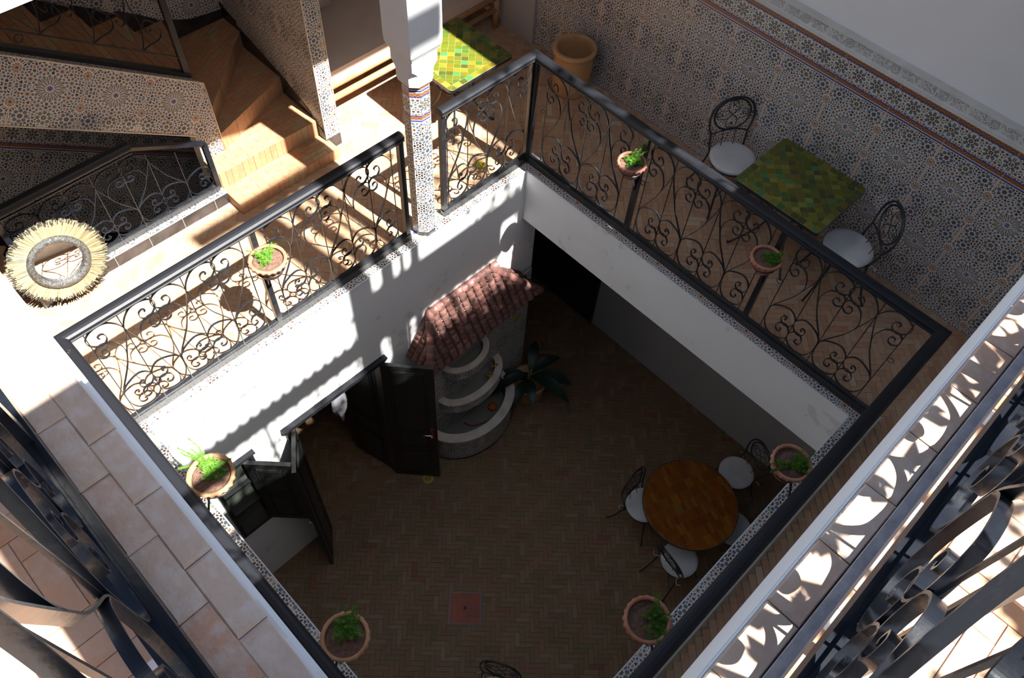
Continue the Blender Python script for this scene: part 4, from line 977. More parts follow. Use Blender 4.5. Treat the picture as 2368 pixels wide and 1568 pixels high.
# ------------------------------------------------------------------ chairs
def make_chair():
    t = empty('bistro_chair')
    mb = MB(); r = 0.19; mb.lathe([(0.0001, .448), (r * .9, .448), (r, .455), (r, .474), (r * .97, .483), (r * .85, .487), (0.0001, .490)], 32); mb.obj('cushion', 'cushion', t)
    mb = MB(); mb.tube([((r + .001) * math.cos(a), (r + .001) * math.sin(a), .474) for a in [2 * PI * k / 32 for k in range(32)]], 0.003, 5, closed=True)
    mb.obj('piping', 'cushion', [o for o in C.objects if o.parent == t and o.name.startswith('cushion')][0])
    for s in (-1, 1):
        mb = MB(); mb.tube(spline([(s * .13, .13, .465), (s * .16, .17, .455), (s * .19, .185, .46), (s * .215, .16, .475)], 3), 0.004, 5); mb.obj('cushion_tie', 'cushion', t)
    mb = MB(); mb.tube([(.18 * math.cos(a), .18 * math.sin(a), .437) for a in [2 * PI * k / 28 for k in range(28)]], 0.009, 6, closed=True)
    for k in range(4): mb.tube([(-.17, -.12 + k * .08, .437), (.17, -.12 + k * .08, .437)], 0.004, 4)
    mb.obj('seat_frame', 'iron', t)
    for s in (-1, 1):
        mb = MB(); mb.tube(spline([(s * .13, -.125, .44), (s * .15, -.15, .28), (s * .17, -.19, .10), (s * .185, -.215, .012)], 4), 0.009, 6); mb.sphere((s * .186, -.217, .012), .013, 6, 4); mb.obj('leg', 'iron', t)
        mb = MB(); mb.tube(spline([(s * .15, .13, .45), (s * .16, .16, .30), (s * .175, .21, .12), (s * .19, .26, .012)], 4), 0.009, 6); mb.sphere((s * .191, .262, .012), .013, 6, 4); mb.obj('leg', 'iron', t)
    mb = MB()
    for k in range(2): mb.tube(spline([(-.15, -.165 if k == 0 else .19, .20), (0, -.10 if k == 0 else .11, .27), (.15, -.165 if k == 0 else .19, .20)], 6), 0.005, 5)
    mb.obj('stretcher', 'iron', t)
    def Y(z): return .135 + (z - .45) * .20
    pts = [(-.150, .45), (-.160, .52), (-.165, .60), (-.190, .68), (-.195, .76), (-.165, .84), (-.10, .895), (0, .915), (.10, .895), (.165, .84), (.195, .76), (.190, .68), (.165, .60), (.160, .52), (.150, .45)]
    mb = MB(); mb.tube(spline([(x, Y(z), z) for x, z in pts], 4), 0.009, 7); mb.obj('back_hoop', 'iron', t)
    mb = MB(); mb.tube([(.158 * math.cos(a), Y(.762 + .135 * math.sin(a)) + .004, .762 + .135 * math.sin(a)) for a in [2 * PI * k / 32 for k in range(32)]], 0.0085, 6, closed=True); mb.obj('back_oval', 'iron', t)
    mb = MB(); mb.tube(spline([(-.166, Y(.60), .60), (-.08, Y(.625), .625), (0, Y(.63), .63), (.08, Y(.625), .625), (.166, Y(.60), .60)], 4), 0.007, 6)
    for s in (-1, 1): mb.tube([(s * .055, Y(.45), .45), (s * .055, Y(.625), .625)], 0.0035, 5)
    mb.obj('crossbar', 'iron', t)
    mb = MB()
    for k in range(4):
        a0 = PI / 4 + k * PI / 2
        for s in (-1, 1):
            P = []
            for rr_, aa_ in ((.0, 0), (.045, .0), (.08, s * .25), (.115, s * .50), (.125, s * .75), (.105, s * .92), (.080, s * .80), (.082, s * .60)):
                x = rr_ * math.cos(a0 + aa_) * 1.12; z = .762 + rr_ * math.sin(a0 + aa_) * .98; P.append((x, Y(z) + .004, z))
            mb.tube(spline(P, 3), 0.0035, 4)
    mb.obj('back_scrolls', 'iron', t)
    return t
CH = [
 (1.275, 1.115, FZ, (-.85, .50), 'iron chair with white round cushion, left of the shaded green table on the gallery', 'white cushioned iron chairs at the shaded green table'),
 (2.475, 1.000, FZ, (.70, .62), 'iron chair with white round cushion, right of the shaded green table on the gallery', 'white cushioned iron chairs at the shaded green table'),
 (2.275, -.235, GZ, (-.98, -.05), 'courtyard chair on the left of the round orange table, back edge-on', 'iron chairs around the round orange table'),
 (2.735, .800, GZ, (.45, .9), 'courtyard chair beyond the round orange table, partly behind the hanging pot', 'iron chairs around the round orange table'),
 (2.915, -.420, GZ, (-.20, -.98), 'courtyard chair on the near side of the orange table with its back towards us', 'iron chairs around the round orange table'),
 (3.095, .260, GZ, (.97, .25), 'courtyard chair half hidden behind the right kerb and the orange table', 'iron chairs around the round orange table'),
 (2.545, -2.72, GZ, (-.45, .89), 'single iron chair cut off by the bottom of the picture', 'iron chairs around the round orange table')]
ch0 = make_chair()
for i, (x, y, z, d, lab, grp) in enumerate(CH):
    L = math.hypot(*d); rz = math.atan2(-d[0], d[1])
    if i == 0: c = ch0; c.location = (x, y, z); c.rotation_euler = (0, 0, rz); tag(c, lab, 'chair', grp)
    else: c = dup(ch0, (x, y, z), rz, lab); c['group'] = grp
c['group'] = 'chairs standing alone in the courtyard'

# ------------------------------------------------------------------ sofa
t = empty('log_sofa', (-2.20, 0.22, FZ)); tag(t, 'log-framed sofa with taupe seat mattress in the alcove behind the column', 'sofa')
SFX0, SFX1, SFY0, SFY1 = -0.44, 0.465, -1.11, 1.11
for s in (SFY0 + .03, SFY1 - .03):
    for xx in (SFX1, SFX0): mb = MB(); mb.tube([(xx, s, 0), (xx, s, 0.20), (xx, s, 0.60 if xx < 0 else 0.40)], [.032, .035, .030], 10); mb.obj('leg', 'log', t)
    mb = MB(); mb.tube([(SFX0, s, .36), (SFX1, s, .36)], .026, 8); mb.tube([(SFX0, s, .2), (SFX1, s, .2)], .022, 8); mb.obj('side_rail', 'log', t)
for zz, rr_, nm in ((.345, .036, 'front_rail'), (.205, .030, 'lower_rail')):
    mb = MB(); mb.tube([(SFX1, SFY0, zz), (SFX1 + .004, 0, zz - .004), (SFX1, SFY1, zz)], rr_, 10); mb.obj(nm, 'log', t)
for k in range(13):
    yy = SFY0 + .1 + k * .165; mb = MB(); mb.box(SFX0, SFX1 - .02, yy, yy + .07, .345, .365); mb.obj('slat', 'log', t)
mb = MB(); P = []
def cushion_box(mb, x0, x1, y0, y1, z0, z1, r=.03, n=6, puff=.012):
    nx = ny = 10; top = []
    for j in range(ny + 1):
        for i in range(nx + 1):
            u, v = i / nx, j / ny; e = min(u, 1 - u, v, 1 - v) * 2
            top.append((x0 + (x1 - x0) * u, y0 + (y1 - y0) * v, z1 - r * max(0, 1 - e * 6) ** 2 + puff * math.sin(PI * u) * math.sin(PI * v)))
    b_ = len(mb.v); mb.add(top, [(j * 11 + i, j * 11 + i + 1, j * 11 + i + 12, j * 11 + i + 11) for j in range(ny) for i in range(nx)], 0, smooth=True)
    ring = [j for j in range(11)] + [11 * j + 10 for j in range(1, 11)] + [110 + i for i in range(9, -1, -1)] + [11 * j for j in range(9, 0, -1)]
    low = [(top[i][0], top[i][1], z0) for i in ring]; m_ = len(ring); tv = [top[i] for i in ring]
    mb.add(tv + low, [(k, m_ + k, m_ + (k + 1) % m_, (k + 1) % m_) for k in range(m_)] + [tuple(range(m_, 2 * m_))], 0)
cushion_box(mb, SFX0, SFX1 + .01, SFY0 + .01, SFY1 - .01, .37, .52); mb.obj('mattress', 'sofa', t)
def pillow(loc, rot, lab, w=.46, hgt=.42):
    mb = MB(); n = 10; top = []; bot = []
    for j in range(n + 1):
        for i in range(n + 1):
            u, v = i / n * 2 - 1, j / n * 2 - 1; th = .07 * ((1 - u ** 4) * (1 - v ** 4)) ** .6; k = 1 - .06 * (u * u * (1 - v * v) + 0) ; k2 = 1 - .06 * (v * v * (1 - u * u))
            x = u * w / 2 * (1 - .05 * (1 - v * v)); y_ = v * hgt / 2 * (1 - .05 * (1 - u * u)); top.append((x, y_, th)); bot.append((x, y_, -th))
    f = [(j * (n + 1) + i, j * (n + 1) + i + 1, (j + 1) * (n + 1) + i + 1, (j + 1) * (n + 1) + i) for j in range(n) for i in range(n)]
    mb.add(top, f, smooth=True); mb.add(bot, [g[::-1] for g in f], smooth=True)
    o = mb.obj('pillow', 'sofa', None, loc, rot); tag(o, lab, 'pillow', 'taupe pillows on the sofa'); return o
pillow((-2.44, -.42, .66), (1.25, 0, PI / 2 + .05), 'taupe pillow on the sofa nearest the tiled partition')
pillow((-2.52, .17, .65), (1.15, 0, PI / 2 - .1), 'second taupe pillow, half hidden behind the white column')

# ------------------------------------------------------------------ fountain
ft = empty('tiled_fountain', (0.0, -0.65, GZ)); tag(ft, 'three tier tiled wall fountain with pale rims under a small tiled roof', 'fountain')
FO = Vector(ft.location)
def fz(z): return z - GZ
bp = MB(); bp.box(0.0, 0.034, -0.70, 0.82, 0.0, fz(-1.46)); bp.obj('back_panel', 'basin', ft)
for i in range(4):
    for j in range(8):
        y0 = -0.70 + i * .38; z0 = j * .2775; z1 = min(z0 + .2775, fz(-1.46)); 
        if z1 - z0 < .02: continue
        put('tile', tile_mesh(0.0 if j % 2 else -TH, .38, z1 - z0, 'zellige', None, .007, -.19), ft, (0.034, y0, z0), (0, 0, PI / 2))
def basin(cy, ry, rx, ztop, hgt, rimw, nseg, nm, wall_to=None):
    h1 = fz(ztop); h0 = wall_to if wall_to is not None else h1 - hgt
    mb = MB(); N_ = 40; pts = [(rx * math.cos(a), ry * math.sin(a)) for a in [-PI / 2 + PI * k / N_ for k in range(N_ + 1)]]
    o0 = Vector((0.04, cy))
    vs = []; uv_ = []; u = 0
    for k, (a, b_) in enumerate(pts):
        k_ = 1 - .012
        vs += [(o0.x + a * k_ - .0, o0.y + b_ * k_, h0), (o0.x + a * k_, o0.y + b_ * k_, h1 - .02)]
        if k: u += math.hypot(a - pts[k - 1][0], b_ - pts[k - 1][1])
        uv_.append(u)
    fs = [(2 * k, 2 * k + 2, 2 * k + 3, 2 * k + 1) for k in range(N_)]
    mb.add(vs, fs, 0, [[(uv_[k], h0), (uv_[k + 1], h0), (uv_[k + 1], h1), (uv_[k], h1)] for k in range(N_)], True); w = mb.obj('basin_wall', 'zellige', ft)
    mb = MB(); k_ = 1 - rimw / max(rx, ry) * 1.05
    vs = []
    for a, b_ in pts: vs += [(o0.x + max(a * (1 - rimw / rx), 0), o0.y + b_ * (1 - rimw / ry), h1 - .02), (o0.x + max(a * (1 - rimw / rx), 0), o0.y + b_ * (1 - rimw / ry), h0 + .05)]
    mb.add(vs, [(2 * k, 2 * k + 1, 2 * k + 3, 2 * k + 2) for k in range(N_)], 0, None, True)
    inner = [(v[0], v[1]) for v in vs[::2]]; mb.add([(x, y_, h0 + .055 if h1 - h0 < .35 else h0 + .14) for x, y_ in inner], [tuple(range(len(inner)))])
    mb.add([(x, y_, h0) for x, y_ in [(o0.x + a, o0.y + b_) for a, b_ in pts]], [tuple(range(N_, -1, -1))]); mb.obj('basin_lining', 'basin', ft)
    per = N_ // nseg
    for s_ in range(nseg):
        mb = MB(); ks = range(s_ * per, (s_ + 1) * per + 1); ou = []; inn = []
        for k in ks:
            a, b_ = pts[k]; ou.append((o0.x + a * 1.02, o0.y + b_ * 1.02)); inn.append((o0.x + max(a * (1 - rimw / rx), 0.0), o0.y + b_ * (1 - rimw / ry)))
        m_ = len(ou); V = [(*p, h1 - .022) for p in ou] + [(*p, h1 - .022) for p in inn] + [(*p, h1) for p in ou] + [(*p, h1) for p in inn]
        F = []
        for k in range(m_ - 1): F += [(2 * m_ + k, 2 * m_ + k + 1, 3 * m_ + k + 1, 3 * m_ + k), (k, k + 1, 2 * m_ + k + 1, 2 * m_ + k), (m_ + k + 1, m_ + k, 3 * m_ + k, 3 * m_ + k + 1), (k + 1, k, m_ + k, m_ + k + 1)]
        F += [(0, 2 * m_, 3 * m_, m_), (m_ - 1, 2 * m_ - 1, 4 * m_ - 1, 3 * m_ - 1)]
        cxy = V[m_ // 2]; mb.add([(x + (0.0008 if False else 0), y_, z_) for x, y_, z_ in V], F); mb.obj('rim_slab', 'marble', ft)
basin(-0.08, 0.60, 0.46, -3.12, .4, .095, 5, 'lower', 0.0)
basin(-0.06, 0.44, 0.27, -2.62, .17, .075, 4, 'middle')
basin(-0.13, 0.30, 0.21, -2.04, .15, .060, 4, 'top')
mb = MB(); N_ = 40; mb.lathe([(0.471, 0.0), (0.471, 0.035)], 40, (0.04, -0.08, 0), 0, None, -PI / 2, PI / 2, True, 0.60 / 0.46); mb.obj('plinth_strip', 'skirt', ft)
mb = MB(); mb.lathe([(1e-4, .012), (.035, .012), (.05, 0), (.05, -.004)], 20); mb.obj('brass_plate', 'brass', ft, (0.044, 0.645, fz(-2.19)), (0, PI / 2, 0))
# roof
ridge_z, eave_z = fz(-0.98), fz(-1.40)
RX0, RX1 = 0.035, 0.315; RYa, RYb = -1.19 + .65, -0.42 + .65; EYa, EYb = -1.44 + .65, -0.03 + .65
rf = MB()
rf.add([(0, RYa, ridge_z), (RX0, RYa, ridge_z), (RX0, RYb, ridge_z), (0, RYb, ridge_z), (RX1, EYa, eave_z), (RX1, EYb, eave_z), (0, EYa, eave_z), (0, EYb, eave_z), (0, RYa, ridge_z - .03), (0, RYb, ridge_z - .03), (RX1, EYa, eave_z - .04), (RX1, EYb, eave_z - .04), (0, EYa, eave_z - .04), (0, EYb, eave_z - .04)],
       [(0, 1, 2, 3), (1, 4, 5, 2), (0, 6, 4, 1), (3, 2, 5, 7), (4, 10, 11, 5), (6, 12, 10, 4), (5, 11, 13, 7), (10, 12, 13, 11)])
roof = rf.obj('roof', 'grout_dark', ft)
def barrel(r, L, taper=.86, n=8):
    mb = MB(); vs = []
    for x, k in ((0, 1.0), (L, taper)):
        for i in range(n + 1):
            a = PI * i / n; vs.append((x, r * k * math.cos(a), r * k * math.sin(a) * .85))
        for i in range(n + 1):
            a = PI * i / n; vs.append((x, (r * k - .006) * math.cos(a), (r * k - .006) * math.sin(a) * .85))
    m_ = n + 1; F = []
    for i in range(n): F += [(i, i + 1, 2 * m_ + i + 1, 2 * m_ + i), (m_ + i + 1, m_ + i, 3 * m_ + i, 3 * m_ + i + 1), (i + 1, i, m_ + i, m_ + i + 1)]
    mb.add(vs, F, 0, None, True); return mb.mesh('roof_tile', 'roof_tile')
bar_m = barrel(.0395, .078); hip_m = barrel(.042, .10)
def tile_run(p0, p1, me, stepL, nrm, par=roof):
    """from eave p0 up to p1, overlapping"""
    p0 = Vector(p0); p1 = Vector(p1); d = p1 - p0; L = d.length
    if L < .03: return
    d.normalize(); k = 0; nrm = Vector(nrm); yv = nrm.cross(d).normalized(); zv = d.cross(yv).normalized()
    M_ = Matrix((d, yv, zv)).transposed().to_euler()
    s_ = 0.0
    while s_ < L - .015:
        o = put('roof_tile', me, par, p0 + d * s_ + zv * (.002 + random.uniform(0, .003)), M_); s_ += stepL
nf = Vector((ridge_z - eave_z, 0, RX1 - RX0)).normalized()
ncol = 17
for k in range(ncol):
    yy = EYa + .035 + (EYb - EYa - .07) * k / (ncol - 1)
    # height where column meets ridge or hip
    f = 1.0
    if yy < RYa: f = (yy - EYa) / (RYa - EYa)
    if yy > RYb: f = (EYb - yy) / (EYb - RYb)
    f = min(1, f)
    tile_run((RX1 + .015, yy, eave_z - .01), (RX1 + (RX0 - RX1) * f, yy, eave_z + (ridge_z - eave_z) * f), bar_m, .054, nf)
for (ey, ry_, sg) in ((EYa, RYa, -1), (EYb, RYb, 1)):
    ns = Vector((0, sg * (ridge_z - eave_z), abs(ey - ry_))).normalized()
    for k in range(4):
        xx = .03 + k * .072; f = min(1.0, (RX1 - xx) / (RX1 - RX0))
        tile_run((xx, ey + sg * .012, eave_z - .01), (xx, ey + (ry_ - ey) * f, eave_z + (ridge_z - eave_z) * f), bar_m, .054, ns)
    tile_run((RX1 + .02, ey + sg * .02, eave_z + .006), (RX0, ry_, ridge_z + .012), hip_m, .075, (0.6, sg * .3, .8))
sp_ = MB(); rg2 = random.Random(4)
for _ in range(170):
    k = rg2.randrange(ncol - 1); yy = EYa + .035 + (EYb - EYa - .07) * (k + .5) / (ncol - 1); f = min(1, (yy - EYa) / (RYa - EYa), (EYb - yy) / (EYb - RYb)); u = rg2.random() * f * .97
    sp_.sphere((RX1 + (RX0 - RX1) * u + rg2.uniform(0, .006), yy + rg2.uniform(-.006, .006), eave_z + (ridge_z - eave_z) * u + .014), rg2.uniform(.0015, .005), 5, 3)
sp_.obj('lime_specks', 'stucco', roof)['kind'] = 'stuff'
tile_run((RX0 - .005, EYa * 0 + RYa, ridge_z + .008), (RX0 - .005, RYb + .02, ridge_z + .008), hip_m, .075, (0.15, 0, 1))
# things on and in the fountain
mb = MB(); mb.lathe([(.012, 0), (.034, 0), (.036, .008), (.030, .016), (.014, .016), (.012, 0)], 20)
tag(mb.obj('tap_ring', 'brass', None, (0.185, -0.52, -2.618)), 'small round metal ring lying on the middle fountain rim', 'ring')
mb = MB(); mb.tube([(0, 0, .014), (.03, .015, .014), (.03, .05, .018)], .013, 8); mb.tube([(-.02, .02, .012), (.02, -.02, .012)], .011, 8)
tag(mb.obj('tap_fitting', 'brass', None, (0.12, -0.425, -2.618)), 'small bent metal fitting lying on the middle fountain rim', 'fitting')
mb = MB(); mb.lathe([(1e-4, 0), (.05, 0), (.055, .03), (.05, .05), (.02, .055), (1e-4, .055)], 20)
tag(mb.obj('bowl', 'orange_thing', None, (0.20, -0.47, GZ + .142)), 'small orange object lying in the lowest fountain basin', 'bowl')
mb = MB(); mb.tube(spline([(.40, -.36, GZ + .16), (.33, -.50, GZ + .15), (.30, -.62, GZ + .15), (.22, -.80, GZ + .15), (.12, -.85, GZ + .15)], 6), .009, 6)
tag(mb.obj('hose', 'red', None), 'thin red hose lying in the lowest fountain basin', 'hose')

# ------------------------------------------------------------------ door, window, dark door
dr = empty('door_1', (0.0, -2.27, GZ)); dr['kind'] = 'structure'; dr['label'] = 'black double doorway standing open below the sunlit wall'
def fr(name, x0, x1, y0, y1, z0, z1, par, mat='door'): mb = MB(); mb.box(x0, x1, y0, y1, z0, z1); return mb.obj(name, mat, par)
dh = DR[3] - GZ; ya, yb = DR[0] + 2.27, DR[1] + 2.27
fr('frame', -.10, .03, ya, ya + .055, 0, dh, dr); fr('frame', -.10, .03, yb - .055, yb, 0, dh, dr); fr('frame', -.10, .03, ya + .055, yb - .055, dh - .06, dh, dr)
fr('lintel_moulding', 0.0, .05, ya - .03, yb + .03, dh - .004, dh + .022, dr, 'handrail'); fr('lintel_moulding', 0.0, .035, ya - .02, yb + .02, dh - .045, dh - .006, dr)
def leaf(par, hx, hy, ex, ey, z0, z1, handle=None, nm='leaf', panels=3):
    L = math.hypot(ex - hx, ey - hy); o = empty(nm, (hx, hy, z0), math.atan2(ey - hy, ex - hx)); o.parent = par
    mb = MB(); mb.box(0, L, -.018, .018, 0, z1 - z0)
    H_ = z1 - z0; cuts = [0.06, H_ * .30, H_ * .46, H_ - .06] if panels == 3 else [.06, H_ * .5, H_ - .06]
    for a, b_ in zip(cuts, cuts[1:]):
        for s_ in (-1, 1):
            y0, y1 = (.018, .026) if s_ > 0 else (-.026, -.018); a2, b2 = a + .03, b_ - .03
            mb.box(.07, L - .07, y0, y1, a2, a2 + .014); mb.box(.07, L - .07, y0, y1, b2 - .014, b2); mb.box(.07, .084, y0, y1, a2, b2); mb.box(L - .084, L - .07, y0, y1, a2, b2)
            mb.box(.10, L - .10, y0, y1 - .003 if s_ > 0 else y1, a2 + .03, b2 - .03)
    bd = mb.obj('panel', 'door', o)
    if handle:
        s_ = handle; mb = MB(); mb.box(L - .075, L - .035, s_ * .018 if s_ > 0 else -.024, .024 if s_ > 0 else -.018, H_ * .40, H_ * .50); mb.obj('lock_plate', 'red', bd)
        mb = MB(); mb.tube([(L - .055, s_ * .02, H_ * .465), (L - .055, s_ * .06, H_ * .465), (L - .15, s_ * .06, H_ * .465)], .009, 8); mb.sphere((L - .055, s_ * .03, H_ * .43), .016, 8, 6); mb.obj('handle', 'chrome', bd)
    return o
leaf(dr, .02, -1.775 + 2.27, .375, -1.455 + 2.27, .02, fz(-1.21), -1)
leaf(dr, .02, -2.725 + 2.27, .355, -2.965 + 2.27, .02, fz(-1.21), -1)
leaf(dr, -.06, -1.775 + 2.27, -.55, -1.90 + 2.27, .02, fz(-1.25), None)
fr('threshold', -.17, .0, ya, yb, 0.0, .008, dr, 'brick_court')
wn = empty('window_1', (0.0, -3.32, -2.36)); wn['kind'] = 'structure'; wn['label'] = 'black framed window with its shutter open beside the doorway'
hh_ = WN[3] - WN[2]
for a, b_ in ((-.20, -.165), (.165, .20)): fr('frame', -.08, .03, a, b_, 0, hh_, wn)
fr('frame', -.08, .03, -.165, .165, hh_ - .05, hh_, wn); fr('frame', -.08, .03, -.165, .165, 0, .05, wn)
for zz in (.40, .78): fr('glazing_bar', -.06, .0, -.165, .165, zz, zz + .03, wn)
for z0, z1 in ((.05, .40), (.43, .78), (.81, hh_ - .05)): fr('pane', -.045, -.040, -.165, .165, z0, z1, wn, 'glass')
fr('lintel_moulding', 0, .045, -.22, .22, hh_ - .002, hh_ + .02, wn, 'handrail')
leaf(wn, .02, .11, .295, .375, .02, fz(-1.17) - fz(-2.36) - .0, None, 'shutter', 2)
dk = empty('door_2', (-0.46, 1.39, GZ)); dk['kind'] = 'structure'; dk['label'] = 'tall dark door in the far corner under the gallery'
fr('panel', -.54, .54, -.02, .02, 0, 2.25, dk); fr('frame', -.58, -.54, -.035, .02, 0, 2.3, dk); fr('frame', .54, .58, -.035, .02, 0, 2.3, dk)
for a in (-.50, .02): fr('moulding', a, a + .46, -.028, -.018, .15, 1.0, dk); fr('moulding', a, a + .46, -.028, -.018, 1.12, 2.1, dk)
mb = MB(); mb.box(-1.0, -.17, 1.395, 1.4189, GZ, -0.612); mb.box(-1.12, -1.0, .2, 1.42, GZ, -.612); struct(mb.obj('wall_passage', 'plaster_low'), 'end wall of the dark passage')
# arch frame where the left wall ends
mb = MB(); prev = None
mb.box(-.19, -.02, .2, .235, GZ, -1.35); mb.tube(spline([(-.1, .22, -1.37), (-.1, .24, -1.15), (-.1, .33, -.95), (-.1, .5, -.80), (-.1, .8, -.72)], 5), .03, 6)
struct(mb.obj('door_3', 'door'), 'black arched opening at the end of the sunlit wall')
# cloth
mb = MB(); rg = random.Random(5); ring = []
for j, (z_, w_, dx) in enumerate(((0, .03, 0), (-.10, .055, .0), (-.25, .075, .01), (-.40, .085, .0), (-.50, .07, -.01), (-.60, .035, -.02), (-.72, .012, -.02))):
    for k in range(16): a = 2 * PI * k / 16; r_ = w_ * (1 + .22 * math.sin(3 * a + j * .5) + .1 * math.sin(7 * a)); ring.append((dx + r_ * math.cos(a) * .55, r_ * math.sin(a), z_))
mb.add(ring, [(j * 16 + k, j * 16 + (k + 1) % 16, (j + 1) * 16 + (k + 1) % 16, (j + 1) * 16 + k) for j in range(6) for k in range(16)], 0, None, True)
tag(mb.obj('towel', 'towel', None, (-.30, -2.10, -1.62)), 'white cloth hanging from a hook inside the dark doorway', 'towel')
mb = MB(); mb.tube([(-.30, -2.10, -1.61), (-.30, -2.10, -1.50), (-.30, -1.95, -1.48)], .006, 6); tag(mb.obj('towel_hook', 'iron', None), 'dark hook rail holding the white cloth in the doorway', 'hook')

# drains
t = empty('drain_cover', (1.662, -2.256, GZ)); tag(t, 'square reddish brick drain cover with dark edge in the courtyard floor', 'drain cover')
t.rotation_euler = (0, 0, PI / 4)
mb = MB(); mb.box(-.168, .168, -.168, .168, -.004, .0045); mb.obj('frame', 'iron', t)
lay_ = [(-.157, -.05, .055, .157), (-.047, .08, .11, .157), (.083, .157, -.02, .157), (-.157, -.11, -.10, .052), (-.107, .0, -.157, .052), (.003, .08, -.05, .107), (-.047, .0, .055, .107), (-.157, -.11, -.157, -.103), (.003, .157, -.157, -.10), (.003, .157, -.097, -.053), (.083, .157, -.05, -.023)]
for x0, x1, y0, y1 in lay_:
    mb = MB(); mb.pad([(x0, y0), (x1, y0), (x1, y1), (x0, y1)], .0, .006, .001); mb.obj('brick', 'tile_red', t)
mb = MB(); mb.lathe([(1e-4, .0085), (.016, .0085), (.018, .006)], 16); mb.obj('hole_plug', 'door', t)
def floor_drain(x, y, z, lab, mat):
    t = empty('floor_drain', (x, y, z)); tag(t, lab, 'drain'); mb = MB(); mb.lathe([(1e-4, .004), (.058, .004), (.062, 0), (.062, -.004)], 28); mb.obj('plate', mat, t)
    mb = MB()
    for k in range(14): a = 2 * PI * k / 14; mb.lathe([(1e-4, .006), (.005, .006), (.006, .003)], 6, (.032 * math.cos(a), .032 * math.sin(a), 0))
    for k in range(6): a = 2 * PI * k / 6; mb.lathe([(1e-4, .006), (.005, .006), (.006, .003)], 6, (.014 * math.cos(a), .014 * math.sin(a), 0))
    mb.obj('holes', 'door', t)
floor_drain(-0.40, -0.185, FZ + .002, 'small yellow ceramic drain in the gallery floor behind the short railing', 'yellow')
floor_drain(0.31, -1.578, GZ + .003, 'small yellow drain on the courtyard floor under the open door leaf', 'yellow')

# ------------------------------------------------------------------ round raffia mirror
t = empty('raffia_mirror', (-1.395, -3.417, 0.325)); tag(t, 'round mirror with dark beaded ring and raffia fringe leaning on the stair railing', 'mirror')
t.rotation_euler = (0, PI / 2 - math.radians(11), math.radians(-6))   # local z = outward normal
mb = MB(); mb.lathe([(1e-4, 0.0), (.17, 0.0)], 48); mb.obj('glass', 'mirror', t)
mb = MB(); mb.tube([(.188 * math.cos(a), .188 * math.sin(a), .014) for a in [2 * PI * k / 48 for k in range(48)]], .027, 12, closed=True); mb.obj('beaded_ring', 'beads', t)
mb = MB(); mb.lathe([(1e-4, -.006), (.20, -.006), (.20, -.012), (1e-4, -.012)], 32); mb.obj('backing', 'raffia_tip', t)
rg = random.Random(9); n = 300
tips = MB()
for k in range(n):
    a = 2 * PI * k / n + rg.uniform(-.005, .005); r1 = .342 + rg.uniform(-.018, .008); z1 = rg.uniform(-.012, .014); w = rg.uniform(.0028, .0042); c, s = math.cos(a), math.sin(a); z0 = rg.uniform(-.006, .008)
    a2 = a + rg.uniform(-.03, .03); c2, s2_ = math.cos(a2), math.sin(a2); rm = r1 - .030
    mb = MB(); mb.add([(.20 * c - w * .7 * s * -1, .20 * s - w * .7 * c, z0), (.20 * c + w * .7 * s * -1, .20 * s + w * .7 * c, z0 + .002), (rm * c2 - w * s2_, rm * s2_ + w * c2, z1 + .002), (rm * c2 + w * s2_, rm * s2_ - w * c2, z1)], [(0, 1, 2, 3)])
    mb.obj('raffia_strand', 'raffia', t)
    tips.add([(rm * c2 + w * s2_, rm * s2_ - w * c2, z1), (rm * c2 - w * s2_, rm * s2_ + w * c2, z1 + .002), (r1 * c2 - w * s2_, r1 * s2_ + w * c2, z1 + rg.uniform(-.004, .004)), (r1 * c2 + w * s2_, r1 * s2_ - w * c2, z1)], [(0, 1, 2, 3)])
o = tips.obj('dark_tips', 'raffia_tip', t)
fm = MB()
for k in range(900):
    a = rg.uniform(0, 2 * PI); r1 = .335 + rg.uniform(-.03, .006); w = .0025; c, s = math.cos(a), math.sin(a); zz = rg.uniform(-.014, .006)
    fm.add([(.20 * c + w * s, .20 * s - w * c, 0), (.20 * c - w * s, .20 * s + w * c, 0), (r1 * c - w * s, r1 * s + w * c, zz), (r1 * c + w * s, r1 * s - w * c, zz)], [(0, 1, 2, 3)])
o = fm.obj('fringe', 'raffia', t); o['kind'] = 'stuff'

# ------------------------------------------------------------------ upper terrace: slab, copings, near railings
CY, CX = -3.829, 3.462      # inner faces
YB = 0.45
def slab(x0, x1, y0, y1, z0=3.0, z1=UZ - .006): mb = MB(); mb.box(x0, x1, y0, y1, z0, z1); return mb
us = MB(); us.box(-3.0, 6.0, -8.0, CY, 3.0, UZ - .006); us.box(CX, 6.0, CY, YB, 3.0, UZ - .006); us.box(-3.0, -.005, CY, 1.42, 3.0, UZ - .006); us.box(-.005, 6.0, YB, 1.5, 3.0, UZ - .006)
us.box(-.25, -.003, CY - .0, YB, 3.0, 3.69); us.box(-.25, 6.0, YB, YB + .25, 3.0, 3.69)
struct(us.obj('ceiling', 'plaster'), 'white slab edge of the upper terrace')
pl = MB(); pl.box(-.25, CX + .3, CY - .13, CY - .010, UZ - .01, 3.690); pl.box(CX + .002, CX + .10, CY - .13, YB, UZ - .01, 3.67)
struct(pl.obj('trim_5', 'plaster_clean'), 'white plaster lip below the brick coping')
cpo = empty('trim_6', (0, 0, 0)); cpo['kind'] = 'structure'; cpo['label'] = 'double row of pale handmade bricks on the left parapet'
def cbrick(par, x0, x1, y0, y1, z0=3.672, z1=3.70, mat='brick_coping'):
    mb = MB(); j = lambda: random.uniform(-.0012, .0012)
    mb.pad([(x0 + j(), y0 + j()), (x1 + j(), y0 + j()), (x1 + j(), y1 + j()), (x0 + j(), y1 + j())], z0, z1 + random.uniform(-.001, .001), .0035); mb.obj('brick', mat, par)
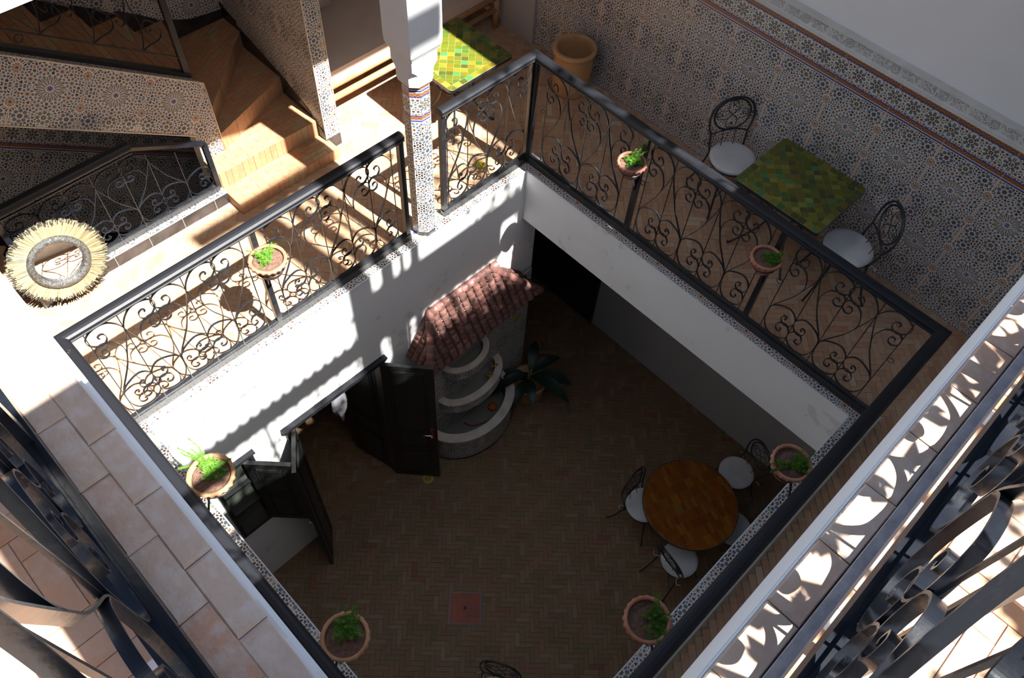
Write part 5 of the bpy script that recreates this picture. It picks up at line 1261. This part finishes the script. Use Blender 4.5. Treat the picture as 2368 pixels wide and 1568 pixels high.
x = CX + .13; jn = [2.428 - .158 * 16 + .158 * k for k in range(25)]
for a, b_ in zip(jn, jn[1:]):
    cbrick(cpo, a + .001, b_ - .001, -3.899, -3.845); cbrick(cpo, a + .075, b_ + .073, -3.955, -3.899)
cpo2 = empty('trim_7', (0, 0, 0)); cpo2['kind'] = 'structure'; cpo2['label'] = 'row of brick on the right parapet with slivers of sunlight'
yy = -3.85
while yy < YB: cbrick(cpo2, 3.466, 3.531, yy + .001, yy + .157); yy += .158
mb = MB(); mb.box(3.533, 3.552, -3.95, YB, 3.66, 3.712); mb.obj('mortar_edge', 'mortar_grey', cpo2)
ter = empty('floor', (0, 0, 0)); ter['kind'] = 'structure'; ter['label'] = 'brick floor of the upper terrace behind the near railings'
TR = [(0.5, 4.6, -4.6, -3.985), (3.56, 4.6, -3.985, 0.4)]
br = herringbone(TR, ang=0.0)
me = brick_mesh('brick_terrace'); br.sort(key=lambda b_: (Vector((b_[0], b_[1], UZ)) - CAM).length); mbs = MB()
for i, b_ in enumerate(br):
    if in_frame((b_[0], b_[1], UZ), 60) and i < 300: put('brick', me, ter, (b_[0], b_[1], UZ + random.uniform(-.001, .001)), (0, 0, 0 if b_[2] else PI / 2))
    else:
        w_, h_ = (BL_ / 2 - .001, BW_ / 2 - .001) if b_[2] else (BW_ / 2 - .001, BL_ / 2 - .001)
        mbs.pad([(b_[0] - w_, b_[1] - h_), (b_[0] + w_, b_[1] - h_), (b_[0] + w_, b_[1] + h_), (b_[0] - w_, b_[1] + h_)], UZ - .02, UZ, .002)
o = mbs.obj('brick_paving', 'brick_terrace', ter); o['kind'] = 'stuff'
mb = MB(); mb.box(-1.0, 4.5, -4.6, -4.155, UZ, UZ + .07); tag(mb.obj('terrace_step', 'brick_coping', None), 'pale raised step on the terrace at the lower left corner', 'step')
r1 = railing((-0.1, -3.980, 3.685), 0, 3.70, [0.02, 1.25, 2.48, 3.66], 'blue-black iron railing in the left foreground, large and close', z0=0.0, mat='iron_worn', w=0.0165, t=0.004)
r2 = railing((3.590, -3.98, 3.70), PI / 2, 4.40, [0.02, 1.47, 2.93, 4.38], 'shiny black scrolled iron railing in the right foreground, large and close', z0=0.0, mat='iron_worn', w=0.020, t=0.006)

# shade casters added out of view on the upper terrace to shade the court
t = empty('shade_pillar', (3.80, -3.80, UZ)); tag(t, 'white square pillar added out of view at the terrace corner to shade the left coping', 'pillar')  # unseen pillar put here to shade the left coping
mb = MB(); mb.box(-.13, .13, -.13, .13, 0, 2.12); mb.obj('shaft', 'plaster_clean', t); mb = MB(); mb.box(-.16, .16, -.16, .16, 2.12, 2.20); mb.obj('capital', 'plaster_clean', t)
t = empty('shade_screen', (3.82, -0.6, UZ)); tag(t, 'wooden panel added out of view beside the terrace railing to shade the fountain wall', 'screen')  # made-up panel that keeps sun off the wall above the fountain
mb = MB(); mb.box(-.012, .012, -.86, .78, 1.42, 2.15); mb.box(-.012, .012, .78, 1.25, 1.86, 2.15); mb.obj('panel', 'wood_screen', t)
for yy in (-.86, .1, 1.01): mb = MB(); mb.box(.0, .04, yy, yy + .04, 0, 2.15); mb.obj('post', 'wood_screen', t)
t = empty('shade_posts', (4.22, -1.06, UZ)); tag(t, 'tall wooden posts added out of view on the terrace to cast stripes of shade', 'shade_posts')  # added posts, spaced for the light bars on stair and gallery floor
for yy, w in ((-.40, .24), (-.08, .14), (.11, .06), (.22, .11)): mb = MB(); mb.box(-.04, .04, yy, yy + w, 0, 4.8); mb.obj('post', 'wood_screen', t)
mb = MB(); mb.box(-.05, .05, -.8, .6, 4.8, 4.95); mb.obj('beam', 'wood_screen', t)

# board, vine, tree and shrub added unseen to cast scallops and dapples
t = empty('shade_board', (3.64, -2.33, UZ)); tag(t, 'scalloped board and wire added out of view above the near right railing to cast a scalloped shadow', 'shade_board')  # invented for the scalloped shadow band on the left wall
mb = MB(); P = [(-.86, 1.12)]; 
n = 17; w = 1.74 / n
top = []
for k in range(n):
    for j in range(7): a = PI * j / 6; top.append((-.86 + w * (k + .5) - w * .46 * math.cos(a), 1.47 - .085 * math.sin(a)))
for (a, za), (b_, zb) in zip(top, top[1:]): mb.add([(0, a, 1.12), (0, b_, 1.12), (0, b_, zb), (0, a, za), (.012, a, 1.12), (.012, b_, 1.12), (.012, b_, zb), (.012, a, za)], [(0, 3, 2, 1), (4, 5, 6, 7), (2, 3, 7, 6), (0, 1, 5, 4)])
mb.obj('board', 'wood_screen', t)
mb = MB(); mb.tube([(0, -1.0, 1.74), (0, .90, 1.68)], .02, 6); mb.obj('wire', 'iron', t)
for yy in (-.86, .87): mb = MB(); mb.tube([(.0, yy, 0), (.0, yy, 1.75)], .015, 6); mb.obj('post', 'iron', t)
rg = random.Random(21)
def leaves(mb, n, x0, x1, y0, y1, z0, z1, s0, s1, dens):
    for _ in range(n):
        p = Vector((rg.uniform(x0, x1), rg.uniform(y0, y1), rg.uniform(z0, z1)))
        q = dens(p)
        if rg.random() > q: continue
        a = Vector((rg.gauss(0, 1), rg.gauss(0, 1), rg.gauss(0, 1))).normalized(); b_ = a.cross(Vector((rg.gauss(0, 1), rg.gauss(0, 1), rg.gauss(0, 1)))).normalized(); L = rg.uniform(s0, s1)
        mb.add([p - a * L * .5, p + b_ * L * .28, p + a * L * .5, p - b_ * L * .28], [(0, 1, 2, 3)])
t = empty('dapple_vine', (3.98, -1.6, UZ)); tag(t, 'leafy vine added out of view along the terrace edge to dapple the sunlight', 'plant')  # added leaves break the sun into dapples and shade the fountain roof
mb = MB(); leaves(mb, 2600, -.08, .12, .55, 1.9, .25, 1.12, .06, .12, lambda p: 1.0); leaves(mb, 1500, -.08, .12, -1.8, 1.9, .85, 1.38, .05, .10, lambda p: .55 + .45 * math.sin(p.y * 5.2 + 1) * math.sin(p.z * 9 + p.y * 2)); mb.obj('foliage', 'leaf', t)['kind'] = 'stuff'
for yy in (-1.7, -.9, 0, .8, 1.7): mb = MB(); mb.tube([(0, yy, 0), (.03, yy + .08, .5), (-.02, yy - .05, 1.0), (0, yy + .1, 1.4)], .01, 5); mb.obj('stem', 'log', t)
t = empty('dapple_tree', (4.6, .55, UZ)); tag(t, 'small airy tree added out of view on the terrace to dapple the gallery', 'tree')  # added foliage for soft dapples on the gallery by the sofa
mb = MB(); leaves(mb, 900, -.6, .3, -.75, 1.0, 3.0, 4.4, .08, .16, lambda p: .5 + .5 * math.sin(p.y * 4) * math.sin(p.x * 6 + p.z * 2)); mb.obj('foliage', 'leaf', t)['kind'] = 'stuff'
mb = MB(); mb.tube([(.3, .2, 0), (.28, .2, 1.5), (.2, .1, 3.0), (.1, .1, 4.0)], [.05, .045, .035, .01], 8)
for a, b_ in ((-.5, .8), (-.3, -.5), (.2, .7), (-.5, .1)): mb.tube([(.22, .12, 2.7), (a * .6, b_ * .6, 3.4), (a, b_, 3.9)], [.02, .015, .006], 6)
mb.obj('trunk', 'log', t)
t = empty('dapple_shrub', (5.1, -2.9, UZ)); tag(t, 'feathery shrub added out of view to dapple the terrace floor', 'plant')  # added for mottled sun on the terrace bricks
mb = MB(); leaves(mb, 1100, -.3, .3, -1.0, 1.4, 1.3, 2.3, .05, .12, lambda p: .55 + .45 * math.sin(p.y * 7) * math.sin(p.z * 8)); mb.obj('foliage', 'leaf', t)['kind'] = 'stuff'
mb = MB(); mb.tube([(0, 0, 0), (0, .05, 1.4)], .04, 8); mb.obj('trunk', 'log', t)
